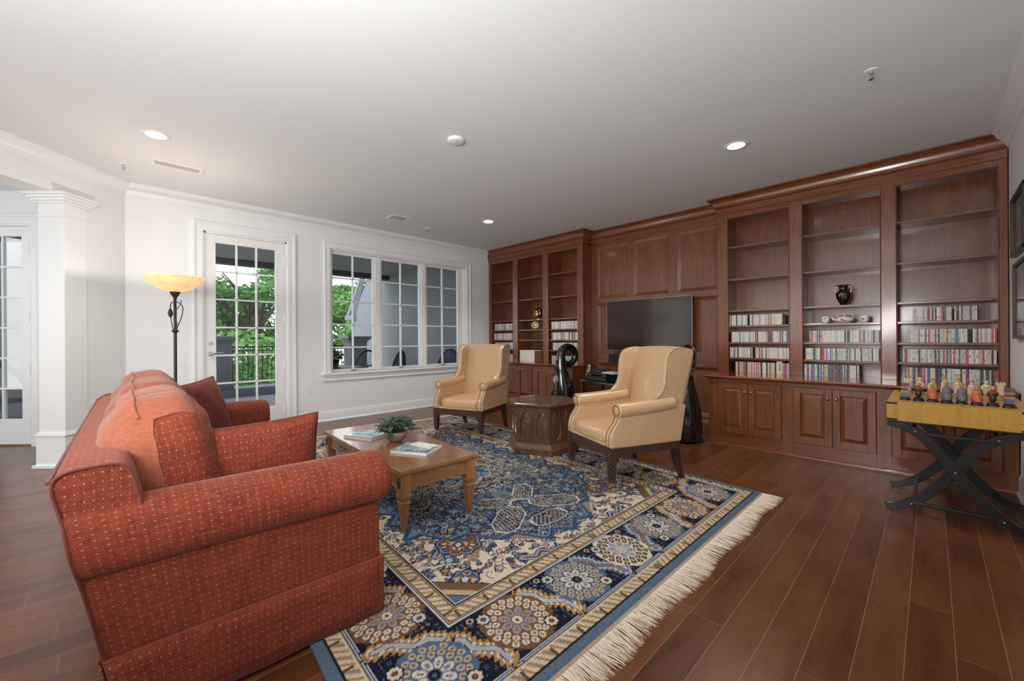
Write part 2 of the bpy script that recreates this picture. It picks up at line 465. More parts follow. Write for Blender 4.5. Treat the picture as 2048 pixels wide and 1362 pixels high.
def tag(o, label=None, cat=None, group=None, kind=None):
    if label: o['label'] = label
    if cat: o['category'] = cat
    if group: o['group'] = group
    if kind: o['kind'] = kind
    return o
def thing(name, loc, rz, label, cat, group=None):
    o = bpy.data.objects.new(name, None); COL.objects.link(o)
    o.empty_display_size = .1
    o.location = loc; o.rotation_euler = (0, 0, rz)
    return tag(o, label, cat, group)
def struct(mb, name, mats, parent=None, **kw):
    o = mb.build(name, mats, parent, **kw)
    o['kind'] = 'structure'
    return o
def copy_tree(o, parent=None):
    c = o.copy(); COL.objects.link(c)
    if parent is not None: c.parent = parent
    for ch in [k for k in bpy.data.objects if k.parent == o]: copy_tree(ch, c)
    return c
def smoothpath(pts, n=8, closed=False):
    P = [Vector(p) for p in pts]; out = []; m = len(P)
    rng = range(m if closed else m - 1)
    for i in rng:
        p0 = P[(i - 1) % m] if (closed or i > 0) else P[i]; p1 = P[i]; p2 = P[(i + 1) % m]
        p3 = P[(i + 2) % m] if (closed or i < m - 2) else P[(i + 1) % m]
        for k in range(n):
            u = k / n
            out.append(.5 * ((2 * p1) + (p2 - p0) * u + (2 * p0 - 5 * p1 + 4 * p2 - p3) * u * u + (3 * p1 - p0 - 3 * p2 + p3) * u ** 3))
    if not closed: out.append(P[-1])
    return out
# ================================================================== ROOM SHELL
H = 2.92
FD = Vector((fwd.x, fwd.y, 0)); RD = Vector((rt.x, rt.y, 0))
def dg(d, l, z=0.0): return FD * d + RD * l + Vector((0, 0, z))      # frame of the diagonal wall
poly = [(-3.6, -.6), (5.98, -.6), (5.98, 6.37), (.25, 6.37), (-3.6, 10.15)]
struct(MB().prism(poly, 'z', -.12, 0), 'floor', M['floor'])
struct(MB().prism(poly, 'z', H, H + .10), 'ceiling', M['ceiling_paint'])

m = MB()
for a in [(.12, 6.2, 0, .835, 6.37, H), (.835, 6.2, 2.53, 1.755, 6.37, H), (1.755, 6.2, 0, 2.34, 6.37, H),
          (2.34, 6.2, 0, 4.868, 6.37, .68), (2.34, 6.2, 2.535, 4.868, 6.37, H), (4.868, 6.2, 0, 5.98, 6.37, H)]: m.box(*a)
struct(m, 'wall_window', M['white_paint'])
struct(MB().box(5.86, -.6, 0, 5.98, 6.2, H), 'wall_cabinets', M['white_paint'])
struct(MB().box(-3.6, -.60, 0, 5.86, -.47, H), 'wall_right', M['white_paint'])
struct(MB().box(-3.72, -.6, 0, -3.6, 10.2, H), 'wall_rear', M['white_paint'])

def dbox(mb, d0, d1, l0, l1, z0, z1):
    P = [dg(d0, l0, z0), dg(d1, l0, z0), dg(d1, l1, z0), dg(d0, l1, z0)]
    Q = [p + Vector((0, 0, z1 - z0)) for p in P]
    mb.add(P + Q, [(0, 1, 2, 3), (7, 6, 5, 4), (0, 4, 5, 1), (1, 5, 6, 2), (2, 6, 7, 3), (3, 7, 4, 0)])
    return mb
m = MB()
dbox(m, 4.08, 4.66, -4.50, -4.245, 0, H)                 # wall beside the door
dbox(m, -.75, 4.08, -4.50, -4.245, 2.59, H)              # header over the wide opening
struct(m, 'wall_diagonal', M['white_paint'])
# square pier at the end of the diagonal wall
m = MB()
dbox(m, 3.89, 4.10, -4.475, -4.228, .33, 2.60)
for (e, z0, z1) in ((.012, 2.375, 2.40), (.02, 2.50, 2.52), (.038, 2.52, 2.545), (.055, 2.545, 2.57), (.075, 2.57, 2.592)):
    dbox(m, 3.89 - e, 4.10 + e, -4.475 - e, -4.228 + e, z0, z1)
dbox(m, 3.875, 4.115, -4.49, -4.213, 0, .30)
dbox(m, 3.865, 4.125, -4.50, -4.203, .30, .318); dbox(m, 3.88, 4.11, -4.485, -4.218, .318, .335)
dbox(m, 3.855, 4.135, -4.51, -4.193, 0, .028)
struct(m, 'trim_1', M['trim_paint'], bevel=.003)
# far room wall with its own glazed door
m = MB()
dbox(m, 4.71, 4.85, -5.49, -4.50, 0, H); dbox(m, 4.71, 4.85, -6.43, -5.49, 2.54, H); dbox(m, 4.71, 4.85, -9.7, -6.43, 0, H)
dbox(m, 4.66, 4.85, -4.50, -4.42, 0, H)
struct(m, 'wall_beyond', M['white_paint'])

def sweep(mb, path, prof, z0=0.0):
    """profile (inward offset, height) carried along a plan path with mitred corners; room on the left"""
    P = [Vector((p[0], p[1])) for p in path]; rings = []
    for i, p in enumerate(P):
        ns = []
        if i > 0: d = (p - P[i - 1]).normalized(); ns.append(Vector((-d.y, d.x)))
        if i < len(P) - 1: d = (P[i + 1] - p).normalized(); ns.append(Vector((-d.y, d.x)))
        n = sum(ns, Vector((0, 0))).normalized(); k = 1 / max(.3, n.dot(ns[0]))
        rings.append([(p.x + n.x * o * k, p.y + n.y * o * k, z0 + z) for o, z in prof])
    mb.loft(rings); return mb
CROWN = [(0, -.125), (.012, -.125), (.014, -.112), (.022, -.108), (.024, -.098), (.030, -.085), (.045, -.062), (.068, -.044), (.078, -.036), (.080, -.026), (.088, -.022), (.092, -.012), (.100, -.010), (.100, 0), (0, 0)]
BASE = [(0, 0), (.026, 0), (.027, .012), (.020, .024), (.015, .028), (.015, .118), (.011, .132), (.009, .138), (.004, .155), (0, .155)]
dc = dg(3.0, -4.245); dr = dg(-.74, -4.245)
y_c = 6.2; k = (y_c - dc.y) / FD.y; xc = dc.x + FD.x * k
struct(sweep(MB(), [(5.9, 6.2), (xc, 6.2), (dr.x, dr.y)], CROWN, H), 'trim_2', M['trim_paint'], smooth=35)
struct(sweep(MB(), [(-3.6, -.47), (5.86, -.47)], CROWN, H), 'trim_3', M['trim_paint'], smooth=35)
struct(sweep(MB(), [(5.10, 6.2), (1.893, 6.2)], BASE), 'baseboard_window', M['trim_paint'], smooth=35)
e = dg(4.14, -4.245)
struct(sweep(MB(), [(.75, 6.2), (xc, 6.2), (e.x, e.y)], BASE), 'baseboard_diagonal', M['trim_paint'], smooth=35)
struct(sweep(MB(), [(-3.6, -.47), (4.87, -.47)], BASE), 'baseboard_right', M['trim_paint'], smooth=35)

# ------------------------------------------------------------------ casing, doors, window
def casing(mb, x0, x1, z0, z1, w, y, sill=False):
    """moulded casing around an opening, standing proud of the wall at y (towards -y)"""
    prof = [(0, .0), (0, .018), (.012, .024), (.03, .026), (.055, .020), (.075, .020), (.082, .030), (w - .012, .034), (w, .028), (w, 0)]
    rings = []
    pts = [(x0, z0), (x0, z1), (x1, z1), (x1, z0)]
    nrm = [(-1, 0), (-1, 1), (1, 1), (1, 0)]
    for (px, pz), (nx, nz) in zip(pts, nrm):
        rings.append([(px + nx * o, y - h, pz + nz * o) for o, h in prof])
    mb.loft(rings)
def glazed_door(name, T, w, hd, handle_side):
    """local frame: x along the wall 0..w, y into the wall, z up"""
    m = MB(); m.T = T
    m.box(0, .0, 0, .02, .16, hd); m.box(w - .02, 0, 0, w, .16, hd); m.box(0, 0, hd - .02, w, .16, hd)          # jamb
    root = struct(m, name, M['trim_paint'])
    m = MB(); m.T = T
    a, b = .022, w - .022
    gx0, gx1, gz0, gz1 = .122, w - .135, .302, 2.405
    y0, y1 = .012, .055
    m.box(a, y0, .012, gx0, y1, hd - .022); m.box(gx1, y0, .012, b, y1, hd - .022)
    m.box(gx0, y0, .012, gx1, y1, gz0); m.box(gx0, y0, gz1, gx1, y1, hd - .022)
    for k in range(1, 3): x = gx0 + (gx1 - gx0) * k / 3; m.box(x - .010, y0 + .004, gz0, x + .010, y1, gz1)
    for k in range(1, 6): z = gz0 + (gz1 - gz0) * k / 6; m.box(gx0, y0 + .004, z - .010, gx1, y1, z + .010)
    leaf = struct(m, 'door_leaf', M['trim_paint'], root, bevel=.003)
    m = MB(); m.T = T; m.box(gx0, .030, gz0, gx1, .034, gz1); m.build('glass', M['pane'], leaf)
    m = MB(); m.T = T; casing(m, 0, w, 0, hd, .115, 0); struct(m, 'casing', M['trim_paint'], root, smooth=30)
    m = MB(); m.T = T; m.box(.02, -.01, 0, w - .02, .16, .018); m.build('threshold', M['old_brass'], root)
    hx = b - .008 if handle_side < 0 else a - .002
    for z in (.25, .86, 1.47, 2.26):
        m = MB(); m.T = T; m.box(hx - .010, -.004, z - .055, hx + .022, .013, z + .055); m.lathe([(.007, z - .058), (.007, z + .058)], (hx + .006, -.004, 0), 8)
        m.build('hinge', M['trim_paint'], root)
    m = MB(); m.T = T
    hx = .062 if handle_side < 0 else w - .062
    m.lathe([(.0, -.006), (.028, -.006), (.030, .012)], (hx, 0, 1.03), 16, 'y')
    s = 1 if handle_side < 0 else -1
    m.tube(smoothpath([(hx, .01, 1.03), (hx, -.045, 1.03), (hx + .02 * s, -.055, 1.032), (hx + .10 * s, -.052, 1.036), (hx + .125 * s, -.05, 1.03)], 5), [.011] * 21, 8)
    m.build('door_handle', M['nickel'], leaf, smooth=60)
    m = MB(); m.T = T; m.lathe([(.0, -.004), (.022, -.004), (.022, .012)], (hx, 0, 1.16), 14, 'y'); m.box(hx - .004, -.018, 1.145, hx + .004, 0, 1.175)
    m.build('thumb_turn', M['nickel'], leaf)
    return root
glazed_door('door_1', Matrix.Translation((.835, 6.2, 0)), .92, 2.53, -1)
Tm = Matrix((RD, FD, Vector((0, 0, 1)))).transposed().to_4x4()
Tm.translation = dg(4.71, -6.43)
glazed_door('door_2', Tm, .94, 2.54, -1)

m = MB()
X0, X1, Z0, Z1 = 2.34, 4.868, .705, 2.535
m.box(X0, 6.205, Z0, X0 + .022, 6.37, Z1); m.box(X1 - .022, 6.205, Z0, X1, 6.37, Z1)
m.box(X0, 6.205, Z1 - .02, X1, 6.37, Z1); m.box(X0, 6.205, Z0 - .03, X1, 6.37, Z0)
for xm in (3.105, 3.957): m.box(xm - .042, 6.235, Z0, xm + .042, 6.36, Z1 - .02)
win = struct(m, 'window_1', M['trim_paint'], bevel=.003)
for (a, b) in ((2.362, 3.063), (3.147, 3.915), (3.999, 4.846)):
    g0, g1 = a + .035, b - .035
    m = MB(); y0, y1 = 6.262, 6.31
    if b > 4.5: g1 = b - .13
    m.box(a, y0, Z0, g0, y1, 2.515); m.box(g1, y0, Z0, b, y1, 2.515); m.box(g0, y0, Z0, g1, y1, .74); m.box(g0, y0, 2.478, g1, y1, 2.515)
    x = (g0 + g1) / 2; m.box(x - .011, y0 + .01, .74, x + .011, y1, 2.478)
    for k in range(1, 5): z = .72 + (2.478 - .72) * k / 5; m.box(g0, y0 + .01, z - .011, g1, y1, z + .011)
    sash = struct(m, 'sash', M['trim_paint'], win, bevel=.003)
    MB().box(g0, 6.285, .74, g1, 6.289, 2.478).build('glass', M['pane'], sash)
    m = MB().box(x - .045, y0 - .02, .722, x + .045, y0, .734); m.tube([(x + .03, y0 - .02, .728), (x + .055, y0 - .035, .726)], .005, 6)
    m.build('crank', M['nickel'], sash)
m = MB(); casing(m, X0, X1, Z0 - .03, Z1, .095, 6.2); struct(m, 'casing', M['trim_paint'], win, smooth=30)
m = MB().box(X0 - .135, 6.135, .672, X1 + .135, 6.262, .705)
m.box(X0 - .10, 6.178, .585, X1 + .10, 6.2, .672); m.box(X0 - .10, 6.170, .585, X1 + .10, 6.2, .60)
struct(m, 'window_sill', M['trim_paint'], win, bevel=.005)
# made-up window frames, out of view, around the rear fill lights
for i, (yc_, w) in enumerate(((2.3, 3.7), (6.5, 2.7))):
    m = MB(); y0, y1 = yc_ - w / 2 - .08, yc_ + w / 2 + .08
    m.box(-3.6, y0, .40, -3.55, y0 + .08, 2.78); m.box(-3.6, y1 - .08, .40, -3.55, y1, 2.78)
    m.box(-3.6, y0, .40, -3.55, y1, .48); m.box(-3.6, y0, 2.70, -3.55, y1, 2.78)
    for k in (1, 2): yy = y0 + (y1 - y0) * k / 3; m.box(-3.6, yy - .04, .48, -3.56, yy + .04, 2.70)
    struct(m, 'window_%d' % (i + 2), M['trim_paint'])

# ------------------------------------------------------------------ ceiling fittings
def downlight(x, y, power):
    t = thing('recessed_light', (x, y, H), 0, '', 'ceiling light', 'recessed ceiling lights')
    MB().lathe([(.068, -.001), (.072, -.006), (.095, -.006), (.100, -.002), (.098, .0)], seg=32).build('trim_ring', M['trim_paint'], t, smooth=50)
    MB().lathe([(.0, -.003), (.069, -.003), (.069, -.001)], seg=32).build('lens', M['lamp_disc'], t)
    d = bpy.data.lights.new('recessed_light_lamp', 'SPOT'); d.energy = power; d.spot_size = R_(125); d.spot_blend = .7; d.shadow_soft_size = .06; d.color = (1, .93, .84)
    o = bpy.data.objects.new('recessed_light_lamp', d); COL.objects.link(o); o.location = (x, y, H - .02)
    return t
for (x, y, lb) in ((.294, 4.545, 'round recessed ceiling light above the sofa beside the long ceiling vent'),
                   (4.01, 4.566, 'small looking recessed ceiling light near the corner of window wall and bookcase'),
                   (4.04, 1.223, 'round recessed ceiling light in front of the right bookcase')):
    downlight(x, y, 95)['label'] = lb
m = MB().lathe([(0, -.03), (.05, -.03), (.066, -.024), (.072, -.008), (.072, 0)], (2.155, 2.872, H), 28)
tag(m.build('smoke_detector', M['plastic_white'], org=(2.155, 2.872, H), smooth=40), 'round white smoke detector in the middle of the ceiling', 'smoke detector')
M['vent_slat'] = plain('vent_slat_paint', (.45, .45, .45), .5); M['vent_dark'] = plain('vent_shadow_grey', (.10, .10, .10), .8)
def vent(x, y, L, W, lb):
    t = thing('ceiling_vent', (x, y, H), 0, lb, 'vent', 'ceiling vents')
    m = MB(); a, b = L / 2, W / 2; f = .028
    m.box(-a, -b, -.008, a, -b + f, 0).box(-a, b - f, -.008, a, b, 0).box(-a, -b + f, -.008, -a + f, b - f, 0).box(a - f, -b + f, -.008, a, b - f, 0)
    m.build('frame', M['trim_paint'], t, bevel=.002)
    n = int((W - 2 * f) / .016)
    m = MB()
    for k in range(n):
        yy = -b + f + .008 + k * .016
        m.add([(-a + f, yy - .006, -.001), (a - f, yy - .006, -.001), (a - f, yy + .005, -.007), (-a + f, yy + .005, -.007)], [(0, 1, 2, 3)])
    m.build('slats', M['vent_slat'], t)
    MB().box(-a + f, -b + f, -.0008, a - f, b - f, -.0002).build('duct', M['vent_dark'], t)  # flat dark sheet, paints the shade behind the slats
vent(.50, 5.22, .40, .17, 'long white ceiling vent near the left recessed light')
vent(2.96, 5.31, .28, .24, 'squarish white ceiling vent above the window')
def sprinkler(x, y, lb):
    t = thing('fire_sprinkler', (x, y, H), 0, lb, 'sprinkler', 'ceiling sprinklers')
    MB().lathe([(.0, -.004), (.036, -.005), (.038, -.002), (.038, 0)], seg=24).build('escutcheon', M['trim_paint'], t, smooth=40)
    m = MB().lathe([(.009, -.004), (.009, -.022), (.004, -.024), (.004, -.05), (.016, -.052), (.016, -.055), (0, -.055)], seg=12)
    m.tube(smoothpath([(.009, 0, -.02), (.017, 0, -.034), (.003, 0, -.05)], 5), .0025, 6); m.tube(smoothpath([(-.009, 0, -.02), (-.017, 0, -.034), (-.003, 0, -.05)], 5), .0025, 6)
    m.build('head', M['nickel'], t, smooth=50)
sprinkler(.112, 5.514, 'small sprinkler on ceiling at the far left near the pier')
sprinkler(3.544, .266, 'sprinkler on ceiling at the upper right of the room')
sprinkler(3.572, 5.509, 'tiny sprinkler on ceiling above the right end of window')
def plate(name, x, z, lb, cat, slots):
    t = thing(name, (x, 6.2, z), 0, lb, cat)
    MB().box(-.036, -.006, -.058, .036, 0, .058).build('cover_plate', M['plastic_white'], t, bevel=.002)
    m = MB()
    if slots:
        for zz in (-.02, .02):
            m.lathe([(0, -.008), (.016, -.008), (.016, -.004)], (0, 0, zz), 16, 'y')
        m.build('sockets', M['trim_paint'], t)
        for zz in (-.02, .02): MB().box(-.007, -.0085, zz - .003, -.005, -.007, zz + .006).box(.005, -.0085, zz - .003, .007, -.007, zz + .006).box(-.0015, -.0085, zz - .010, .0015, -.007, zz - .007).build('socket_slot', M['black_metal'], t)
    else:
        m.box(-.008, -.010, -.018, .008, -.004, .018); m.box(-.004, -.016, -.002, .004, -.008, .012); m.build('toggle', M['trim_paint'], t)
plate('wall_outlet', 2.03, .475, 'white electrical outlet on the wall between door and window', 'outlet', True)
plate('light_switch', .562, 1.29, 'white light switch on the wall behind the floor lamp', 'switch', False)

# ================================================================== TERRACE AND BEYOND
struct(MB().box(.32, 6.375, -.2, 5.8, 11.0, -.03), 'terrace_floor', M['terrace_floor'])
struct(MB().box(.32, 10.45, -.03, 5.8, 11.05, .14), 'terrace_curb', M['stucco_trim'])
struct(MB().box(.3, 6.375, 3.02, 5.8, 11.2, 3.1), 'terrace_ceiling', M['soffit'])
m = MB().box(.3, 10.95, 2.90, 5.8, 11.25, 3.02); struct(m, 'terrace_beam', M['beam'])
struct(MB().prism([(6.375, -3), (13.35, -3), (13.35, 2.0), (12.35, 3.1), (12.35, 3.6), (6.375, 3.6)], 'x', 5.8, 6.2), 'stucco_wall', M['stucco'])
m = MB()
for off, w, px in ((0, .10, .10), (.10, .07, .06), (.17, .05, .03)):
    m.prism([(13.55 - off * .8, 1.93 - off), (13.75 - off * .8, 1.98 - off), (12.35, 3.52 - off), (12.35, 3.52 - off - w)], 'x', 5.8 - px, 5.8)
m.box(5.66, 13.2, 1.82, 5.8, 13.75, 1.98)
struct(m, 'roof_rake_trim', M['stucco_trim'])
def pillar(x0, x1, lb):
    t = thing('terrace_pillar', ((x0 + x1) / 2, 10.75, .14), 0, lb, 'pillar')
    w = (x1 - x0) / 2
    MB().box(-w, -.22, 0, w, .22, 1.0).build('shaft', M['stucco'], t)
    m = MB()
    for e, z0, z1 in ((.03, .98, 1.02), (.06, 1.02, 1.06), (.10, 1.06, 1.13)): m.box(-w - e, -.22 - e, z0, w + e, .22 + e, z1)
    m.build('cap', M['stucco_trim'], t, bevel=.01)
    MB().box(-w - .03, -.25, 0, w + .03, .25, .10).build('plinth', M['stucco_trim'], t, bevel=.01)
pillar(1.30, 1.90, 'stucco terrace pillar seen through the glazed door')
pillar(4.48, 4.92, 'stucco terrace pillar seen through the left window sash')
t = thing('balcony_railing', (1.93, 10.9, .14), 0, 'dark green metal balcony railing between two terrace pillars', 'railing')
gm = plain('green_black_metal', (.012, .035, .035), .45)
L = 2.52
MB().box(0, -.025, .88, L, .025, .91).build('top_rail', gm, t); MB().box(0, -.018, .80, L, .018, .82).build('upper_rail', gm, t); MB().box(0, -.018, .07, L, .018, .095).build('bottom_rail', gm, t)
me0 = None
for k in range(26):
    x = .05 + k * (L - .1) / 25
    if me0 is None:
        b0 = MB().box(-.008, -.008, .09, .008, .008, .88).build('baluster', gm, t); me0 = b0.data; b0.location.x = x
    else:
        b = b0.copy(); COL.objects.link(b); b.parent = t; b.location.x = x

# trees below and behind the terrace
def crown_mesh(seed, blobs, n, size):
    rnd = random.Random(seed); V = []; F = []
    for (cx, cy, cz, rx, ry, rz) in blobs:
        for _ in range(n):
            a = rnd.uniform(0, 2 * PI); u = rnd.uniform(-1, 1); q = math.sqrt(1 - u * u); rr = rnd.uniform(.55, 1.05)
            c = Vector((cx + q * math.cos(a) * rx * rr, cy + q * math.sin(a) * ry * rr, cz + u * rz * rr))
            s = size * rnd.uniform(.6, 1.3)
            d1 = Vector((rnd.gauss(0, 1), rnd.gauss(0, 1), rnd.gauss(0, .6))).normalized() * s
            d2 = Vector((rnd.gauss(0, 1), rnd.gauss(0, 1), rnd.gauss(0, .6))); d2 = (d2 - d1 * d2.dot(d1) / d1.length_squared).normalized() * s * .55
            o = len(V); V += [c - d1, c + d2, c + d1, c - d2]; F.append((o, o + 1, o + 2, o + 3))
    return V, F
def tree(x, y, z, sc, seed, lb, mat, sparse=False, rz=0):
    t = thing('leafy_tree', (x, y, z), rz, lb, 'tree', 'trees beyond the terrace')
    rnd = random.Random(seed)
    m = MB(); m.tube(smoothpath([(0, 0, 0), (.15, .1, 3 * sc), (-.1, 0, 6 * sc), (.2, .1, 8.2 * sc)], 5), [.35 * sc * (1 - .055 * k) for k in range(16)], 8)
    bl = []
    nb = 9 if not sparse else 12
    for k in range(nb):
        a = 2 * PI * k / nb + rnd.uniform(-.3, .3); rr = rnd.uniform(1.2, 2.6) * sc; zz = rnd.uniform(3.6, 8.6) * sc
        m.tube(smoothpath([(0, 0, zz - 1.6 * sc), (math.cos(a) * rr * .5, math.sin(a) * rr * .5, zz - .6 * sc), (math.cos(a) * rr, math.sin(a) * rr, zz + .2 * sc)], 4), [.13 * sc * (1 - .1 * j) for j in range(9)], 6)
        for q in range(2):
            b2 = a + rnd.uniform(-.5, .5)
            m.tube([(math.cos(a) * rr * .6, math.sin(a) * rr * .6, zz - .5 * sc), (math.cos(b2) * rr * 1.35, math.sin(b2) * rr * 1.35, zz + rnd.uniform(.2, 1.2) * sc)], [.06 * sc, .02 * sc], 5)
        r0 = (rnd.uniform(.6, .95) if sparse else rnd.uniform(1.1, 1.7)) * sc
        bl.append((math.cos(a) * rr * 1.15, math.sin(a) * rr * 1.15, zz + .3 * sc, r0 * 1.2, r0 * 1.2, r0 * (.5 if sparse else .8)))
    if not sparse: bl.append((0, 0, 8.2 * sc, 1.7 * sc, 1.7 * sc, 1.3 * sc)); bl.append((0, 0, 5 * sc, 2.3 * sc, 2.3 * sc, 1.9 * sc))
    m.build('trunk', M['bark'], t, smooth=60)
    V, F = crown_mesh(seed, bl, 1500 if not sparse else 420, (.13 if not sparse else .12) * sc)
    MB().add(V, F).build('foliage', mat, t)
    return t
tr1 = tree(4.9, 21.5, -6.0, 1.1, 3, 'tall thin crowned tree with dark branches against the sky, seen through the door', M['leaf'], True)
def put(src, x, y, z, rz, s, lb):
    c = copy_tree(src); c.location = (x, y, z); c.rotation_euler.z = rz; c.scale = (s, s, s); c['label'] = lb; return c
tr2 = tree(.9, 17.0, -7.6, .95, 11, 'bright green bushy tree beside the left terrace pillar, seen through the door', M['leaf_light'])
tr3 = tree(3.7, 16.0, -7.6, .78, 21, 'dense green tree behind the balcony railing, seen through the door and left sash', M['leaf'])
put(tr2, 9.8, 20.5, -6.6, 2.6, 1.15, 'bright green round tree seen through the left window sash')
put(tr3, 3.2, 26.5, -7.4, 3.3, 1.45, 'large dark green tree behind the thin crowned tree')
put(tr1, 9.5, 28.5, -6.8, 2.0, 1.25, 'thin crowned tree farthest away behind the balcony')
struct(MB().box(-40, 12.5, -7.6, 60, 60, -7.4), 'garden_ground', plain('lawn', (.06, .13, .03), .95, bump=.5, bscale=3, var=.3))

# patio furniture
BM_ = M['black_metal']
t = thing('patio_table', (2.82, 7.55, -.03), 0, 'round dark metal patio table carrying potted plants outside the window', 'table')
MB().lathe([(0, .70), (.60, .70), (.61, .712), (.60, .725), (0, .725)], seg=36).build('table_top', BM_, t, smooth=40)
for k in range(4):
    a = PI / 4 + k * PI / 2
    MB().tube(smoothpath([(math.cos(a) * .5, math.sin(a) * .5, .70), (math.cos(a) * .25, math.sin(a) * .25, .35), (math.cos(a) * .45, math.sin(a) * .45, 0.01)], 6), .014, 8).build('leg', BM_, t, smooth=60)
def leaf_clump(mb, c, n, r, h, ls, seed, droop=.4, w=.45):
    rnd = random.Random(seed)
    for _ in range(n):
        a = rnd.uniform(0, 2 * PI); el = rnd.uniform(.1, 1.3); rr = rnd.uniform(.35, 1) * r
        base = Vector((c[0] + math.cos(a) * rr * math.cos(el), c[1] + math.sin(a) * rr * math.cos(el), c[2] + math.sin(el) * h * rnd.uniform(.5, 1)))
        out = Vector((math.cos(a), math.sin(a), rnd.uniform(-droop, .6))).normalized(); s = ls * rnd.uniform(.7, 1.2)
        side = out.cross(Vector((0, 0, 1))).normalized(); n_ = side.cross(out).normalized()
        pts = []; 
        for u, ww, hh in ((0, .08, 0), (.3, .42, .06), (.6, .5, .08), (.85, .3, .02), (1.0, .0, -.08)):
            p = base + out * s * (u - .3) + n_ * s * hh
            pts += [p - side * s * ww * w * 2 * .6, p + n_ * s * .05, p + side * s * ww * w * 2 * .6]
        fs = []
        for k in range(4):
            o = k * 3; fs += [(o, o + 1, o + 4, o + 3), (o + 1, o + 2, o + 5, o + 4)]
        mb.add(pts, fs)
    return mb
def potted(x, y, z, r, h, lb, lm, seed, n=60):
    t = thing('potted_plant', (x, y, z), 0, lb, 'plant', 'potted plants on the patio table')
    MB().lathe([(0, 0), (r * .7, 0), (r, h), (r * 1.05, h), (r * 1.05, h - .015)], seg=18).build('pot', BM_, t, smooth=40)
    leaf_clump(MB(), (0, 0, h), n, .17, .19, .10, seed).build('leaves', lm, t)
potted(2.66, 7.42, .695, .08, .11, 'lime green leafy potted plant at the left of patio table', M['leaf_lime'], 5)
potted(2.98, 7.72, .695, .09, .12, 'dark green leafy potted plant at the right of patio table', leafmat('dark_potted_leaf', (.01, .05, .01), (.07, .22, .04)), 6, 90)
def patio_chair(x, y, rz, lb, wave=True):
    t = thing('patio_chair', (x, y, -.03), rz, lb, 'chair', 'patio chairs')
    arc = [(-.06 - .14 * math.sin(max(0, (1 - abs(2 * k / 20 - 1))) * 0) - .10 * (math.sin(PI * k / 20)), .29 * math.cos(PI * k / 20), .44 + .56 * math.sin(PI * k / 20)) for k in range(21)]
    MB().tube(arc, .018, 8).build('back_frame', BM_, t, smooth=60)
    m = MB()
    if wave:
        for k in range(1, 12):
            y0 = -.29 + .58 * k / 12; top = .44 + .56 * math.sqrt(max(0, 1 - (y0 / .29) ** 2))
            m.tube([(-.07 - .10 * (z_ - .44) / .56, y0 + .02 * math.sin(z_ * 14), z_) for z_ in [.44 + (top - .46) * j / 8 for j in range(9)]], .005, 5)
        m.build('back_wires', BM_, t)
    else:
        for k in range(10):
            a0, a1 = arc[k], arc[k + 1]; b0_, b1_ = arc[20 - k], arc[19 - k]
            m.add([a0, a1, b1_, b0_], [(0, 1, 2, 3)])
        m.build('back_sling', M['mesh_blue'], t)
    m = MB(); m.tube([(-.05, -.27, .43), (.42, -.27, .44), (.46, -.2, .44), (.46, .2, .44), (.42, .27, .44), (-.05, .27, .43)], .015, 8, closed=True)
    m.add([(-.05, -.27, .435), (.44, -.26, .445), (.44, .26, .445), (-.05, .27, .435)], [(0, 1, 2, 3)])
    m.build('seat', BM_, t)
    for s in (-1, 1):
        MB().tube(smoothpath([(-.12, s * .28, .68), (.1, s * .31, .67), (.36, s * .31, .66), (.42, s * .30, .5), (.40, s * .29, .2), (.42, s * .28, .01)], 5), .013, 8).build('arm', BM_, t, smooth=60)
        MB().tube([(-.05, s * .27, .44), (-.12, s * .27, .01)], .013, 8).build('leg', BM_, t)
    return t
patio_chair(3.68, 8.02, R_(95), 'black wire patio chair with wavy wire back beside the patio table')
patio_chair(3.78, 7.0, R_(125), 'patio chair with blue grey sling back seen through the middle sash', False)
patio_chair(3.10, 9.0, R_(250), 'black wire patio chair behind the table, its round back half hidden')
patio_chair(5.15, 7.25, R_(85), 'dark patio chair seen through the right sash', False)
# small terrace behind the far door
m = MB(); dbox(m, 6.5, 6.7, -14, -7.5, -.5, 3.4); struct(m, 'stucco_wall_beyond', M['stucco'])
m = MB(); dbox(m, 4.86, 6.5, -12, -5.1, -.15, -.035); struct(m, 'terrace_floor_beyond', M['terrace_floor'])
m = MB(); dbox(m, 4.86, 5.9, -12, -5.0, 2.62, 2.75); struct(m, 'terrace_beam_beyond', M['beam'])
c = dg(5.55, -6.95)
t = thing('lounge_chair', (c.x, c.y, -.03), yaw, 'black curved metal lounge chair outside the far left door', 'chair')
MB().tube(smoothpath([(-.6, 0, 1.05), (-.15, 0, 1.0), (.2, 0, .80), (.42, 0, .45), (.45, 0, .2)], 8), .045, 8).build('curved_rail', BM_, t, smooth=60)
MB().tube(smoothpath([(-.6, .6, 1.05), (-.15, .6, 1.0), (.2, .6, .80), (.42, .6, .45), (.45, .6, .2)], 8), .045, 8).build('curved_rail', BM_, t, smooth=60)
MB().tube(smoothpath([(.45, .0, .3), (.25, 0, .08), (-.3, 0, .03)], 8), .025, 8).build('runner', BM_, t, smooth=60)
MB().tube(smoothpath([(.45, .6, .3), (.25, .6, .08), (-.3, .6, .03)], 8), .025, 8).build('runner', BM_, t, smooth=60)
MB().box(-.5, .02, .36, .40, .58, .42).build('seat', BM_, t, bevel=.02)
